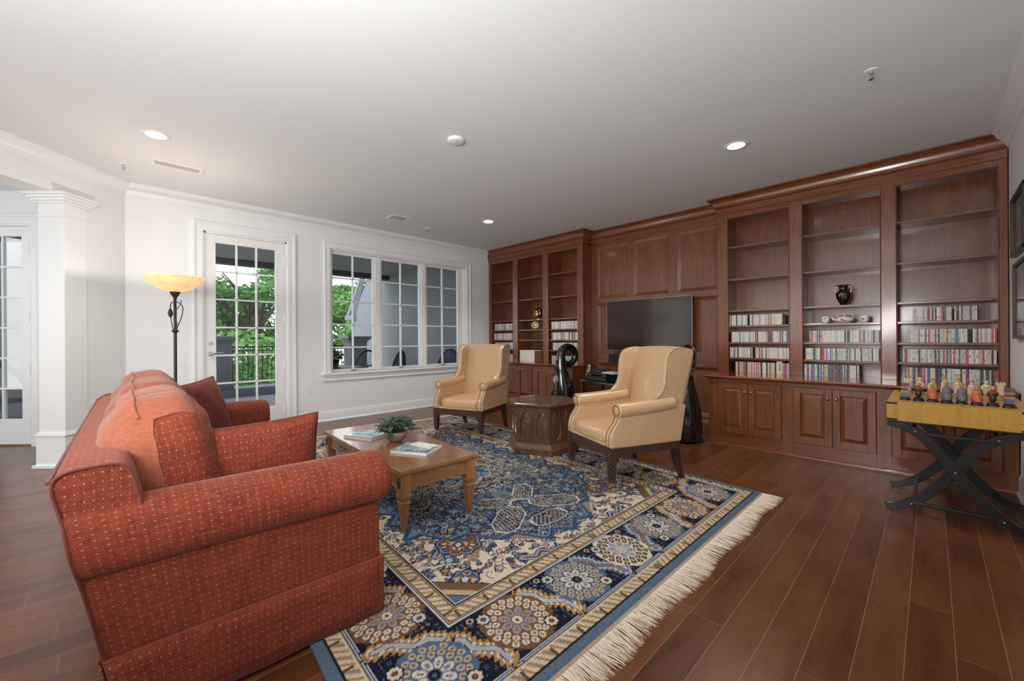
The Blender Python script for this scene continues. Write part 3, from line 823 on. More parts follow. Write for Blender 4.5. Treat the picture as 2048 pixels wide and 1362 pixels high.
# ================================================================== CHERRY LIBRARY WALL (faces -x)
CV, CHZ, CT = M['cherry'], M['cherry_h'], M['cherry_top']
def raised(mb, X, y0, y1, z0, z1, bev=.030, lift=.012, back=.010):
    """raised field panel facing -x, X = frame face"""
    o = [(X + back, y0, z0), (X + back, y1, z0), (X + back, y1, z1), (X + back, y0, z1)]
    i = [(X + back - lift, y0 + bev, z0 + bev), (X + back - lift, y1 - bev, z0 + bev), (X + back - lift, y1 - bev, z1 - bev), (X + back - lift, y0 + bev, z1 - bev)]
    mb.add(o + i, [(0, 1, 5, 4), (1, 2, 6, 5), (2, 3, 7, 6), (3, 0, 4, 7), (4, 5, 6, 7)][::1])
    # faces must look towards -x
    for k in range(5): mb.f[-1 - k] = mb.f[-1 - k][::-1]
def cab_door(root, org, X, y0, y1, z0, z1, knob):
    st = .058; th = .019
    m = MB()
    m.box(X - th, y0, z0, X, y0 + st, z1).box(X - th, y1 - st, z0, X, y1, z1)
    m.box(X - th, y0 + st, z0, X, y1 - st, z0 + st + .012).box(X - th, y0 + st, z1 - st, X, y1 - st, z1)
    raised(m, X - th, y0 + st, y1 - st, z0 + st + .012, z1 - st, .032, .013, .013)
    d = m.build('door', CV, root, org=org, bevel=.002)
    kx = X - th
    m = MB().lathe([(.0, 0), (.008, -.002), (.006, -.010), (.008, -.013), (.0145, -.018), (.0155, -.023), (.011, -.029), (0, -.031)][::-1], (kx, knob[0], knob[1]), 16, 'x')
    m.build('knob', M['old_brass'], d, org=org, smooth=60)
    return d
def crown_wood(mb, path, base, top, proj=.10):
    """stepped cabinet cornice; room on the left of the path"""
    h = top - base; pr = [(0, 0), (.014, 0), (.014, h * .36), (.020, h * .37), (.034, h * .43), (.030, h * .47), (.036, h * .55)]
    for k in range(6): a = k / 5 * PI / 2; pr.append((.038 + (proj - .052) * (1 - math.cos(a)), h * .57 + h * .33 * math.sin(a)))
    pr += [(proj - .006, h * .93), (proj, h * .94), (proj, h - .002), (0, h - .002)]
    sweep(mb, path, pr, base)
Z_SH = (2.30, 1.90, 1.515, 1.325, 1.122, .932)
Z_OP, Z_TOP = 2.655, 2.915
def bookcase(name, org, X, XB, ybays, yl, yr, zc, zsh, lb, grp=None, side_vis=None):
    """ybays from left (high y) to right; X face plane, XB back plane"""
    t = thing(name, org, 0, lb, 'bookcase')
    m = MB()
    m.box(X, ybays[0][0], zc, X + .02, yl, Z_OP + .06)
    for (a, b), (c, d) in zip(ybays, ybays[1:]): m.box(X, c, zc, X + .02, b, Z_OP + .06)
    m.box(X, yr, zc, X + .02, ybays[-1][1], Z_OP + .06)
    m.build('face_frame', CV, t, org=org, bevel=.002)
    m = MB()
    for (a, b) in ybays: m.box(X + .0012, b - .001, Z_OP, X + .019, a + .001, Z_OP + .0595)
    m.build('top_rail', CHZ, t, org=org, bevel=.002)
    m = MB()
    for (a, b) in ybays:
        m.box(X + .012, a - .001, zc, XB, a + .018, Z_OP + .06); m.box(X + .012, b - .018, zc, XB, b + .001, Z_OP + .06)
    m.box(X + .001, yr, zc, XB, yr + .02, Z_TOP - .05).box(X + .001, yl - .02, zc, XB, yl, Z_TOP - .05)
    m.build('partitions', CV, t, org=org)
    m = MB().box(XB - .012, yr, zc, XB, yl, Z_OP + .1); m.build('back_panel', CV, t, org=org)
    MB().box(X + .01, yr, Z_OP + .05, XB, yl, Z_OP + .08).build('top_board', CHZ, t, org=org)
    for bi, (a, b) in enumerate(ybays):
        # bead around the opening
        m = MB(); m.tube([(X - .002, a - .004, zc), (X - .002, a - .004, Z_OP - .004), (X - .002, b + .004, Z_OP - .004), (X - .002, b + .004, zc)], .0045, 6, caps=False)
        m.build('bead', CV, t, org=org)
        for z in zsh[bi]:
            MB().box(X + .022, b + .001, z - .0115, XB - .012, a - .001, z + .0115).build('shelf', CHZ, t, org=org, bevel=.003)
    m = MB()
    crown_wood(m, side_vis, Z_OP + .06, Z_TOP)
    m.build('cornice', CHZ, t, org=org, smooth=35)
    return t
# right bookcase: three bays on a deep base with six doors
XR, XBK = 5.48, 5.83
B1, B2, B3 = (1.765, 1.116), (1.0, .346), (.237, -.412)
rb = bookcase('library_bookcase', (5.48, .7, .765), XR, XBK, [B1, B2, B3], 1.878, -.462, .767, [Z_SH] * 3,
              'tall cherry wood bookcase of three bays on the right, half filled with compact discs', side_vis=[(XR, -.462), (XR, 1.878), (XBK, 1.878)])
LX = 4.90
t = thing('base_cabinet', (LX, .7, 0), 0, 'long cherry wood base cabinet with six raised panel doors under the right bookcase', 'cabinet')
o3 = (LX, .7, 0)
m = MB(); e = .02
yb = [1.785, 1.684, 1.072, .973, .345, .246, -.384, -.462]
for a, b in ((0, 1), (2, 3), (4, 5), (6, 7)): MB().box(LX, yb[b], .02, LX + e, yb[a], .727).build('stile', CV, t, org=o3, bevel=.002)
m = MB().box(LX + .0015, -.46, .02, LX + e - .001, 1.783, .140).box(LX + .0015, -.46, .695, LX + e - .001, 1.783, .7275)
m.build('rails', CHZ, t, org=o3)
MB().box(LX + .018, 1.765, .0, XBK, 1.785, .728).box(LX + .018, -.462, 0, XBK, -.442, .728).box(LX + .02, -.44, .0, LX + .04, 1.765, .728).build('carcass', CV, t, org=o3)
m = MB(); sweep(m, [(LX, -.462), (LX, 1.785), (5.3, 1.785)], [(0, 0), (.020, 0), (.020, .012), (.014, .022), (.004, .026), (0, .026)]); m.build('shoe_moulding', CHZ, t, org=o3, smooth=40)
for (a, b) in ((1.684, 1.072), (.973, .345), (.246, -.384)):
    c = (a + b) / 2
    cab_door(t, o3, LX + .006, c + .002, a - .003, .143, .692, (c + .032, .600))
    cab_door(t, o3, LX + .006, b + .003, c - .002, .143, .692, (c - .032, .600))
def counter(name, org, x0, x1, y0, y1, z, lb, ends):
    pr = [(0, -.040), (.010, -.040), (.012, -.034), (.026, -.030), (.036, -.022), (.040, -.012), (.037, -.003), (.028, 0), (0, 0)]
    m = MB(); path = [(x0, y0), (x0, y1), (x1, y1)] if ends == 'l' else [(x1, y0), (x0, y0), (x0, y1)]
    sweep(m, path, pr, z); m.box(x0, y0, z - .04, x1, y1, z - .0002)
    o = m.build(name, CT, org=org, smooth=35)
    return tag(o, lb, 'counter')
counter('wooden_counter', (4.9, .7, .728), 4.90, XBK, -.462, 1.785, .767, 'glossy cherry wood counter on the base cabinet with six doors', 'l')

# left bookcase
XL, XLB = 5.43, 5.83
L1, L2, L3 = (6.12, 5.50), (5.385, 4.75), (4.64, 4.005)
zl = (2.29, 1.895, 1.52, 1.34, 1.155, .98)
bookcase('library_bookcase', (5.43, 5.0, .765), XL, XLB, [L1, L2, L3], 6.185, 3.90, .767, [zl, zl[:5], zl],
         'tall cherry wood bookcase of three bays in the corner beside the window wall', side_vis=[(5.60, 3.90), (XL, 3.90), (XL, 6.185)])
LX2 = 5.13
o4 = (LX2, 5.0, 0)
t = thing('base_cabinet', o4, 0, 'cherry wood base cabinet with raised panel doors under the left bookcase, behind the tan armchair', 'cabinet')
for a, b in ((6.185, 6.10), (5.50, 5.42), (4.75, 4.666), (4.0, 3.90)): MB().box(LX2, b, .02, LX2 + .02, a, .727).build('stile', CV, t, org=o4, bevel=.002)
MB().box(LX2 + .0015, 3.902, .02, LX2 + .019, 6.183, .14).box(LX2 + .0015, 3.902, .695, LX2 + .019, 6.183, .7275).build('rails', CHZ, t, org=o4)
MB().box(LX2 + .018, 3.90, 0, XLB, 3.92, .728).box(LX2 + .018, 6.165, 0, XLB, 6.185, .728).box(LX2 + .02, 3.92, 0, LX2 + .04, 6.165, .728).build('carcass', CV, t, org=o4)
m = MB(); sweep(m, [(5.6, 3.90), (LX2, 3.90), (LX2, 6.185)], [(0, 0), (.020, 0), (.020, .012), (.014, .022), (.004, .026), (0, .026)]); m.build('shoe_moulding', CHZ, t, org=o4, smooth=40)
for (a, b) in ((6.10, 5.50), (5.42, 4.75), (4.666, 4.0)):
    c = (a + b) / 2
    cab_door(t, o4, LX2 + .006, c + .002, a - .003, .143, .692, (c + .032, .600))
    cab_door(t, o4, LX2 + .006, b + .003, c - .002, .143, .692, (c - .032, .600))
counter('wooden_counter', (5.1, 5.0, .728), LX2, XLB, 3.90, 6.185, .767, 'cherry wood counter under the left bookcase with the white woven box on it', 'r')

# middle panelling behind the television
XM = 5.67; o5 = (XM, 2.88, 0)
t = thing('wood_panelling', o5, 0, 'cherry wood raised panel wall behind the television between the two bookcases', 'wall panelling')
ya, yb_ = 3.90, 1.878
cols = [(3.79, 3.255), (3.15, 2.587), (2.48, 1.94)]
m = MB()
ys = [ya, 3.79, 3.255, 3.15, 2.587, 2.48, 1.94, yb_]
for a, b in ((2, 3), (4, 5)): MB().box(XM, ys[b], 1.825, XM + .03, ys[a], 2.66).build('stile', CV, t, org=o5, bevel=.003)
MB().box(XM, 3.79, 0, XM + .03, ya, 2.66).build('stile', CV, t, org=o5, bevel=.003); MB().box(XM, yb_, 0, XM + .03, 1.94, 2.66).build('stile', CV, t, org=o5, bevel=.003)
MB().box(XM, yb_, 2.66, XM + .03, ya, 2.80).box(XM - .012, 1.94, 1.735, XM + .03, 3.79, 1.825).box(XM - .012, 1.94, .79, XM + .03, 3.79, .885).box(XM, 1.94, 0, XM + .03, 3.79, .14).build('rails', CHZ, t, org=o5, bevel=.004)
for a, b in cols:
    m = MB(); raised(m, XM, b, a, 1.825, 2.66, .045, -.012, .008); m.build('raised_panel', CV, t, org=o5)
m = MB(); raised(m, XM, 1.94, 3.79, .885, 1.735, .045, -.012, .008); m.build('raised_panel', CV, t, org=o5)
for a, b in ((3.79, 2.88), (2.84, 1.94)):
    m = MB(); raised(m, XM, b, a, .14, .79, .045, -.012, .008); m.build('raised_panel', CV, t, org=o5)
MB().box(XM, 2.84, .14, XM + .03, 2.88, .79).build('mullion', CV, t, org=o5)
MB().box(XM + .03, yb_, 0, XM + .05, ya, 2.90).build('backing', CV, t, org=o5)
m = MB(); crown_wood(m, [(XM, yb_), (XM, ya)], Z_OP + .06, Z_TOP, .09); m.build('cornice', CHZ, t, org=o5, smooth=35)
m = MB(); sweep(m, [(XM, yb_), (XM, ya)], [(0, 0), (.018, 0), (.018, .09), (.008, .105), (0, .105)]); m.build('base_moulding', CHZ, t, org=o5, smooth=40)

# ------------------------------------------------------------------ television, centre speaker, rack
t = thing('television', (5.60, 2.885, 1.38), 0, 'large flat black television mounted on the cherry panelling', 'television')
tv_m = plain('glossy_tv_screen', (.030, .016, .012), .12, coat=.0, spec=.35)
MB().box(-.048, -.655, -.375, -.0, .655, .375).build('housing', M['plastic_black'], t, bevel=.004)
m = MB().box(-.052, -.660, -.380, -.035, -.650, .380).box(-.052, .650, -.380, -.035, .660, .380).box(-.052, -.66, .372, -.035, .66, .380).box(-.052, -.66, -.380, -.035, .66, -.372)
m.build('silver_bezel', plain('dark_steel', (.22, .21, .20), .35, .9), t)
m = MB(); m.add([(-.050, -.65, -.372), (-.050, .65, -.372), (-.050, .65, .372), (-.050, -.65, .372)], [(0, 3, 2, 1)]); m.build('screen', tv_m, t)
MB().box(0, -.2, -.15, .07, .2, .15).build('wall_mount', M['black_metal'], t)
t = thing('centre_speaker', (5.56, 3.20, .887), 0, 'small black box speaker on the panelling under the television', 'speaker')
MB().box(-.10, -.26, -.068, .10, .26, .068).build('cabinet', M['plastic_black'], t, bevel=.006)
MB().box(-.108, -.25, -.060, -.098, .25, .060).build('grille', plain('speaker_cloth', (.01, .013, .02), .9, bump=.5, bscale=400), t)

rz = R_(18.0)
RK = Vector((5.06, 3.36, 0))
t = thing('media_rack', RK, -rz * 1.0 + R_(0), 'black glass and aluminium media rack under the television', 'rack')
rack_glass = plain('black_glass_shelf', (.01, .012, .016), .06, coat=.8)
alu = plain('dark_aluminium', (.16, .20, .24), .3, .9)
for z in (.10, .33, .56):
    MB().box(-.02, -.44, z - .012, .42, .44, z).build('shelf', rack_glass, t, bevel=.003)
    MB().box(-.030, -.445, z - .022, -.018, .445, z + .002).build('shelf_edge', alu, t)
for x in (0.0, .40):
    for y in (-.42, .42):
        MB().box(x - .014, y - .014, 0, x + .014, y + .014, .56).build('post', alu, t, bevel=.003)
RM = Matrix.Translation(RK) @ Matrix.Rotation(-rz, 4, 'Z')
def on_rack(x, y, z): return RM @ Vector((x, y, z))
c = on_rack(.16, .08, .56)
t = thing('audio_receiver', c, -rz, 'black audio receiver on top of the media rack', 'receiver')
MB().box(-.15, -.215, .012, .17, .215, .125).build('housing', M['plastic_black'], t, bevel=.004)
MB().box(-.158, -.213, .015, -.150, .213, .123).build('front_plate', plain('dark_grey_plate', (.035, .035, .037), .35), t)
MB().box(-.161, -.15, .072, -.157, .15, .10).build('display', M['piano_black'], t)
m = MB()
for y in (-.19, .19): m.lathe([(0, -.018), (.014, -.018), (.014, 0)], (-.158, y, .07), 16, 'x')
m.build('knobs', M['black_metal'], t)
m = MB()
for x in (-.12, .14):
    for y in (-.18, .18): m.lathe([(0, 0), (.02, 0), (.02, .013)], (x, y, 0), 10)
m.build('feet', M['black_metal'], t)
c = on_rack(.14, -.02 + .14, .685)
t = thing('set_top_box', c, -rz, 'small black box with blue lights on top of the receiver', 'box')
MB().box(-.09, -.12, 0, .09, .12, .045).build('housing', M['plastic_black'], t, bevel=.004)
MB().box(-.094, -.10, .010, -.089, .02, .034).build('display', plain('dim_blue_display', (.03, .09, .16), .2), t)
m = MB().tube([(.08, -.05, .04), (.085, -.05, .20)], .002, 5); m.build('antenna', M['black_metal'], t)
c = on_rack(.04, .335, .56)
t = thing('cordless_phone', c, -rz + R_(8), 'silver cordless phone standing in its black base on the rack', 'phone')
MB().box(-.05, -.045, 0, .05, .045, .05).build('charging_base', M['plastic_black'], t, bevel=.008)
Rm = Matrix.Rotation(R_(14), 4, 'Y') 
m = MB(); m.T = Matrix.Translation((.0, 0, .04)) @ Rm; m.rbox((0, 0, .095), (.028, .052, .19), 5, 6); h = m.build('handset', plain('silver_plastic', (.55, .54, .50), .35, .3), t, smooth=50)
m = MB(); m.T = Matrix.Translation((.0, 0, .04)) @ Rm; m.box(-.0155, -.018, .105, -.0135, .018, .165); m.build('screen', plain('blue_lcd', (.08, .16, .26), .2), h)
m = MB(); m.T = Matrix.Translation((.0, 0, .04)) @ Rm
for r in range(4):
    for q in range(3): m.box(-.0165, -.016 + q * .013, .022 + r * .018, -.0135, -.007 + q * .013, .034 + r * .018)
m.build('keypad', plain('yellow_grey_keys', (.55, .50, .32), .5), h)
c = on_rack(.10, -.16, .685)
for k, (dx, dy, col, lb) in enumerate(((0, 0, (.62, .62, .64), 'white booklet lying on the receiver, under the other papers'), (.01, .01, (.50, .50, .53), 'grey booklet lying on the white one on the receiver'))):
    o = MB().box(-.09, -.11, 0, .09, .11, .011).build('booklet', plain('booklet_cover', col, .5), org=None, bevel=.001)
    o.location = c + Vector((dx, dy, .012 * k)); o.rotation_euler.z = -rz + .2 * k; tag(o, lb, 'booklet')
c = on_rack(.18, 0, .33)
t = thing('disc_player', c, -rz, 'flat black player on the middle shelf of the media rack', 'player')
MB().box(-.15, -.20, .008, .15, .20, .06).build('housing', M['plastic_black'], t, bevel=.004)
MB().box(-.155, -.19, .012, -.149, .19, .054).build('front_plate', M['piano_black'], t)

# curling floor speakers
def swan_speaker(x, y, rz, lb):
    t = thing('floor_speaker', (x, y, 0), rz, lb, 'speaker', 'curling floor speakers')
    # body: outline as stacked ellipses leaning back, then the neck curls over into a ring
    cen = [(-.02, .02, .150, .185), (-.015, .10, .160, .200), (-.01, .22, .160, .195), (-.015, .36, .148, .178), (-.03, .50, .126, .148), (-.05, .62, .104, .118), (-.068, .72, .088, .094), (-.080, .81, .076, .080)]
    rings = []
    for cx, cz, ry, rx in cen:
        rings.append([(cx + rx * math.cos(a), ry * math.sin(a), cz) for a in [2 * PI * k / 28 for k in range(28)]])
    ccx, ccz, RR = .055, .925, .134
    for k in range(1, 27):
        u = k / 26; a = PI * (1.08 - 1.90 * u); R2 = RR * (1 - .10 * u)
        px, pz = ccx + R2 * math.cos(a), ccz + R2 * math.sin(a)
        rad = .068 * (1 - .42 * u); wid = .066 * (1 - .45 * u)
        n_ = Vector((math.cos(a), 0, math.sin(a)))
        rings.append([(px + n_.x * rad * -math.cos(b), wid * math.sin(b), pz + n_.z * rad * -math.cos(b)) for b in [2 * PI * j / 28 for j in range(28)]])
    rings = [[Vector(p) for p in r] for r in rings]
    m = MB(); m.loft(rings); m.build('body', M['piano_black'], t, smooth=70)
    MB().lathe([(0, 0), (.17, 0), (.18, .012), (.17, .022), (0, .022)], (.02, 0, 0), 28).build('base_plate', M['black_metal'], t, smooth=40)
    for z, r, fx in ((.14, .085, -.212), (.34, .085, -.196), (.58, .062, -.180), (.74, .038, -.163), (.84, .024, -.157)):
        m = MB(); m.lathe([(0, -.004), (r * .35, -.010), (r * .4, -.002), (r * .85, .012), (r * .95, -.004), (r, -.002), (r, .02)], (fx, 0, z), 24, 'x')
        m.build('driver', plain('silver_driver_cone', (.45, .47, .50), .3, .6) if z in (.58,) else M['plastic_black'], t, smooth=40)
    return t
s1 = swan_speaker(4.92, 4.02 - .15, R_(-18), 'glossy black curling floor speaker left of the media rack')
s2 = copy_tree(s1); s2.location = (4.80, 1.99, 0); s2.rotation_euler.z = R_(4); s2['label'] = 'glossy black curling floor speaker half hidden behind the nearer tan armchair'

# ------------------------------------------------------------------ compact discs
rnd = random.Random(42)
cd_cols = {'cream': (.60, .56, .48), 'white': (.66, .66, .65), 'pale grey': (.44, .45, .45), 'pale green': (.46, .50, .40), 'black': (.015, .015, .017), 'dark grey': (.07, .075, .08),
           'red': (.48, .05, .06), 'brown': (.16, .09, .055), 'yellow': (.62, .42, .08), 'blue': (.05, .20, .42), 'navy': (.03, .05, .13), 'pink': (.55, .25, .27), 'teal': (.06, .24, .26)}
names = list(cd_cols); wts = [30, 22, 16, 7, 9, 7, 4, 3, 1.5, 2, 2, 2, 1.5]
spine = {k: plain('cd_spine_' + k.replace(' ', '_'), v, .4) for k, v in cd_cols.items()}
stripe = plain('cd_print', (.25, .22, .24), .5)
CDH, CDD = .125, .142
def cd_mb(x, y, z, w, lean=0.0):
    m = MB()
    m.mi = 0; m.box(x, y, z, x + .0025, y + w, z + CDH)              # printed spine
    m.mi = 1; m.box(x + .0025, y, z, x + CDD, y + w, z + CDH)        # case
    m.mi = 2
    return m
cd_mesh = {}
def cd_mesh_for(col, w, k):
    key = (col, round(w, 4), k)
    if key not in cd_mesh:
        m = MB(); m.mi = 0; m.box(0, -w / 2, 0, .0025, w / 2, CDH); m.mi = 1; m.box(.0025, -w / 2, 0, CDD, w / 2, CDH); m.mi = 2
        if k: a = (.02, .055, .085)[k - 1]; m.box(-.0004, -w * .28, a, .0002, w * .28, a + .022)
        o = m.build('compact_disc', [spine[col], M['cd_case'], stripe]); cd_mesh[key] = o.data
        bpy.data.objects.remove(o)
    return cd_mesh[key]
rows = []   # bay name, shelf words, x front, z, y from, y to, palette tweak
def yy(u, x):   # helper used once to spread a row between two pixels is not needed: rows are given in metres
    return u
zf = .0115
def row(bay, shelf, X, z, segs, pal=None): rows.append((bay, shelf, X, z, segs, pal))
XD = XR + .045
row('right bay', 'topmost disc row', XD, Z_SH[3] + zf, [(.125, -.135), (-.150, -.290)], None)
row('right bay', 'second disc row', XD, Z_SH[4] + zf, [(.160, -.235), (-.262, -.408)], None)
row('right bay', 'third disc row', XD, Z_SH[5] + zf, [(.215, -.408)], None)
row('right bay', 'bottom disc row', XD, .767, [(.180, -.408)], 'dark')
row('middle bay', 'bottom disc row', XD, .767, [(.992, .520)], 'dark')
row('middle bay', 'second disc row', XD, Z_SH[5] + zf, [(.985, .352)], None)
row('middle bay', 'topmost disc row', XD, Z_SH[4] + zf, [(.940, .352)], None)
row('left bay', 'bottom', XD, .767, [(1.70, 1.262), (1.195, 1.122)], 'red')
row('left bay', 'third', XD, Z_SH[5] + zf, [(1.755, 1.50), (1.475, 1.122)], 'pale')
row('left bay', 'second', XD, Z_SH[4] + zf, [(1.735, 1.122)], 'pale')
row('left bay', 'top', XD, Z_SH[3] + zf, [(1.758, 1.545), (1.530, 1.185)], 'pale')
XD2 = XL + .045
for z in (zl[3], zl[4], zl[5], .767 - zf):
    row('corner', 'a', XD2, z + zf, [(6.10 - rnd.uniform(0, .06), 5.512)], 'pale')
    row('corner', 'b', XD2, z + zf, [(4.62 - rnd.uniform(.02, .06), 4.02)], 'pale')
ORD = ('first second third fourth fifth sixth seventh eighth ninth tenth eleventh twelfth thirteenth fourteenth fifteenth sixteenth seventeenth '
       'eighteenth nineteenth twentieth twenty-first twenty-second twenty-third twenty-fourth twenty-fifth twenty-sixth twenty-seventh').split()
cd_n = {}
count = 0; rest = MB(); rest_m = [spine[k] for k in names] + [M['cd_case']]
for bay, shelf, X, z, segs, pal in rows:
    for (a, b) in segs:
        y = a
        while y - .0108 > b:
            w = .0100 if rnd.random() > .04 else .0180
            ww = list(wts)
            if pal == 'dark': ww = [18, 16, 12, 4, 14, 12, 7, 5, 1, 3, 6, 2, 3]
            if pal == 'red': ww = [20, 16, 10, 3, 8, 7, 14, 4, 3, 3, 5, 6, 1]
            if pal == 'pale': ww = [30, 26, 20, 8, 4, 4, 3, 2, 1, 3, 2, 4, 1]
            col = rnd.choices(names, ww)[0]; k = rnd.choice((0, 0, 1, 2, 3)); dx = rnd.uniform(-.004, .004)
            if count < 300:
                o = bpy.data.objects.new('compact_disc', cd_mesh_for(col, w, k)); COL.objects.link(o)
                o.location = (X + dx, y - w / 2, z)
                ck_ = (bay, shelf, col); cd_n[ck_] = cd_n.get(ck_, 0) + 1
                tag(o, '%s %s spined compact disc from the left, %s, %s' % (ORD[cd_n[ck_] - 1], col, shelf.replace(' disc', ''), bay), 'compact disc', 'compact discs in the %s of the %s' % (shelf, bay))
                count += 1
            else:
                rest.mi = names.index(col); rest.box(X + dx, y - w, z, X + dx + .0025, y, z + CDH)
                rest.mi = len(names); rest.box(X + dx + .0025, y - w, z, X + dx + CDD, y, z + CDH)
            y -= w + .0008
o = rest.build('compact_discs', rest_m)
tag(o, 'rows of pale compact disc cases in the left bay of right bookcase and in the corner bookcase', 'compact discs', None, 'stuff')
# boxed set with vertical writing among the discs
t = thing('boxed_disc_set', (XD - .004, 1.228, .767), 0, 'cream boxed disc set with black vertical writing between the discs of the left bay', 'box')
MB().box(0, -.030, 0, .14, .030, .145).build('box', plain('ivory_card', (.66, .58, .46), .6), t, bevel=.002)
m = MB(); rr = random.Random(3)
for k in range(9):
    z = .118 - k * .0105; m.box(-.001, -.012 + rr.uniform(0, .004), z, .0, -.002 + rr.uniform(-.003, .004), z + .006 + rr.uniform(0, .002)); m.box(-.001, -.006, z - .002, 0, -.0035, z + .007)
m.build('brush_lettering', M['black_metal'], t)
o = MB().box(0, -.008, 0, .14, .008, .143).build('disc_box', M['paper'], org=(XD - .006, .835 , Z_SH[5] + zf))
o.location.x -= .004; tag(o, 'tall white boxed disc sticking out in the second disc row of the middle bay', 'box')
o.data.materials.append(M['black_metal'])
# ------------------------------------------------------------------ ornaments on the shelves
def amphora(x, y, z):
    t = thing('amphora_vase', (x, y, z), 0, 'black glazed two handled vase with gold figures on the shelf of the middle bay', 'vase')
    pr = [(0, 0), (.030, 0), (.034, .006), (.026, .014), (.040, .035), (.058, .075), (.064, .115), (.062, .135), (.048, .150), (.036, .162), (.035, .185), (.040, .200), (.058, .206), (.060, .214), (.052, .216), (.034, .206), (.030, .18), (0, .17)]
    MB().lathe(pr, seg=30).build('body', M['black_glaze'], t, smooth=50)
    for s in (-1, 1):
        m = MB(); m.tube(smoothpath([(0, s * .040, .200), (0, s * .064, .192), (0, s * .066, .150), (0, s * .055, .128)], 6), .007, 8, flat=1.3); m.build('handle', M['gold'], t, smooth=60)
    m = MB()
    for h, r in ((.140, .0605), (.060, .0530), (.168, .0365)): m.lathe([(r, h - .002), (r + .0015, h), (r, h + .002)], seg=30)
    m.build('gold_bands', M['gold'], t)
    m = MB(); rr = random.Random(5)
    for k in range(10):
        a = PI + rr.uniform(-.5, .5); h = rr.uniform(.078, .122); r = .0645
        m.sph((r * math.cos(a) * .985, r * math.sin(a) * .985, h), rr.uniform(.004, .009), 8, 5)
    m.build('gold_figures', M['gold'], t, smooth=60)
amphora(5.60, .655, Z_SH[2] + .0115)
def teacup(y, lb):
    t = thing('teacup', (5.58, y, Z_SH[3] + .0115), 0, lb, 'cup', 'white porcelain teacups with blue flowers')
    MB().lathe([(0, 0), (.020, 0), (.021, .005), (.030, .012), (.036, .030), (.035, .060), (.032, .074), (.029, .074), (.031, .03), (0, .012)], seg=24).build('bowl', M['ceramic'], t, smooth=50)
    m = MB(); rr = random.Random(int(y * 100))
    for k in range(5):
        a = PI - .15 + rr.uniform(-.35, .35); h = .045 + rr.uniform(-.012, .014)
        m.sph((.0350 * math.cos(a), .0350 * math.sin(a), h), .0045, 8, 5, (1, 1.6, 1))
    m.tube([(-.0362, .010, .030), (-.0368, 0, .045), (-.0362, -.006, .052)], .0012, 5)
    m.build('blue_flower', M['ceramic_blue'], t, smooth=60)
teacup(.805, 'small white teacup with blue flower left of the teapot'); teacup(.478, 'small white teacup with blue flower right of the teapot')
t = thing('teapot', (5.58, .645, Z_SH[3] + .0115), 0, 'low white porcelain teapot with blue flower and long bridge handle on the shelf', 'teapot')
MB().lathe([(0, 0), (.04, 0), (.045, .004), (.075, .018), (.084, .034), (.072, .052), (.052, .060), (.050, .058), (0, .058)], seg=30).build('body', M['ceramic'], t, smooth=50)
MB().lathe([(.052, .060), (.045, .066), (.020, .070), (.006, .072), (.006, .078), (.010, .082), (0, .086)], seg=24).build('lid', M['ceramic'], t, smooth=50)
MB().tube(smoothpath([(0, .070, .030), (0, .095, .045), (0, .112, .068)], 5), [.014, .013, .012, .011, .010, .009, .008, .007, .007, .006, .006], 10).build('spout', M['ceramic'], t, smooth=60)
MB().tube(smoothpath([(0, .050, .055), (0, .060, .083), (0, .040, .092), (0, -.045, .092), (0, -.072, .083), (0, -.062, .052)], 6), .0065, 8).build('handle', plain('cane_handle', (.60, .46, .32), .5), t, smooth=60)
m = MB()
for (a, h, s) in ((.10, .036, .009), (.22, .040, .008), (-.05, .034, .006), (.0, .026, .006), (-.18, .024, .005)): m.sph((-.0825 * math.cos(a) , .0825 * math.sin(a), h), s, 8, 5, (.35, 1, .8))
m.build('blue_flower', M['ceramic_blue'], t, smooth=60)
# corner bookcase, middle bay
SX = 5.56
t = thing('mask_ornament', (SX, 4.97, zl[2] + .0115), R_(20), 'bronze and gold oval mask ornament on the upper shelf of the corner bookcase', 'ornament')
m = MB(); m.rbox((0, 0, .115), (.09, .15, .21), 2.2, 10); m.build('dark_shell', plain('dark_bronze', (.05, .03, .02), .25, .7, coat=.5), t, smooth=80)
m = MB(); m.rbox((-.03, .03, .10), (.08, .10, .15), 2.3, 8); m.build('gold_face', M['gold'], t, smooth=80)
m = MB(); m.sph((-.072, .05, .12), .010, 8, 6); m.sph((-.072, .012, .12), .010, 8, 6); m.rbox((-.074, .03, .075), (.012, .05, .018), 3, 4); m.rbox((-.078, .03, .10), (.02, .018, .035), 3, 4)
m.build('face_features', M['dark_base'], t, smooth=60)
MB().lathe([(0, 0), (.05, 0), (.05, .012), (.03, .02), (0, .02)], seg=20).build('foot', M['gold'], t, smooth=40)
t = thing('bowl_on_stand', (SX, 5.05, zl[3] + .0115), R_(30), 'pale gold open bowl tipped towards the room on the shelf of the corner bookcase', 'ornament')
m = MB(); m.T = Matrix.Translation((0, 0, .075)) @ Matrix.Rotation(R_(-75), 4, 'Y')
m.lathe([(0, -.035), (.035, -.030), (.060, -.005), (.070, .030), (.066, .032), (.055, 0), (.030, -.02), (0, -.025)], seg=26); m.build('bowl', plain('pale_gold', (.68, .56, .36), .3, .6), t, smooth=60)
MB().lathe([(0, 0), (.035, 0), (.03, .01), (.010, .02), (0, .02)], seg=16).build('foot', M['gold'], t, smooth=40)
t = thing('figurine', (SX, 4.82, zl[3] + .0115), 0, 'small pale and dark figurine at the right end of the shelf in the corner bookcase', 'figurine')
m = MB(); m.rbox((0, 0, .03), (.06, .06, .06), 3, 6); m.rbox((0, .0, .085), (.05, .045, .07), 2.5, 6); m.build('body', M['pale_resin'], t, smooth=60)
m = MB(); m.rbox((0, 0, .128), (.045, .045, .03), 2.3, 6); m.build('cap', M['dark_base'], t, smooth=60)
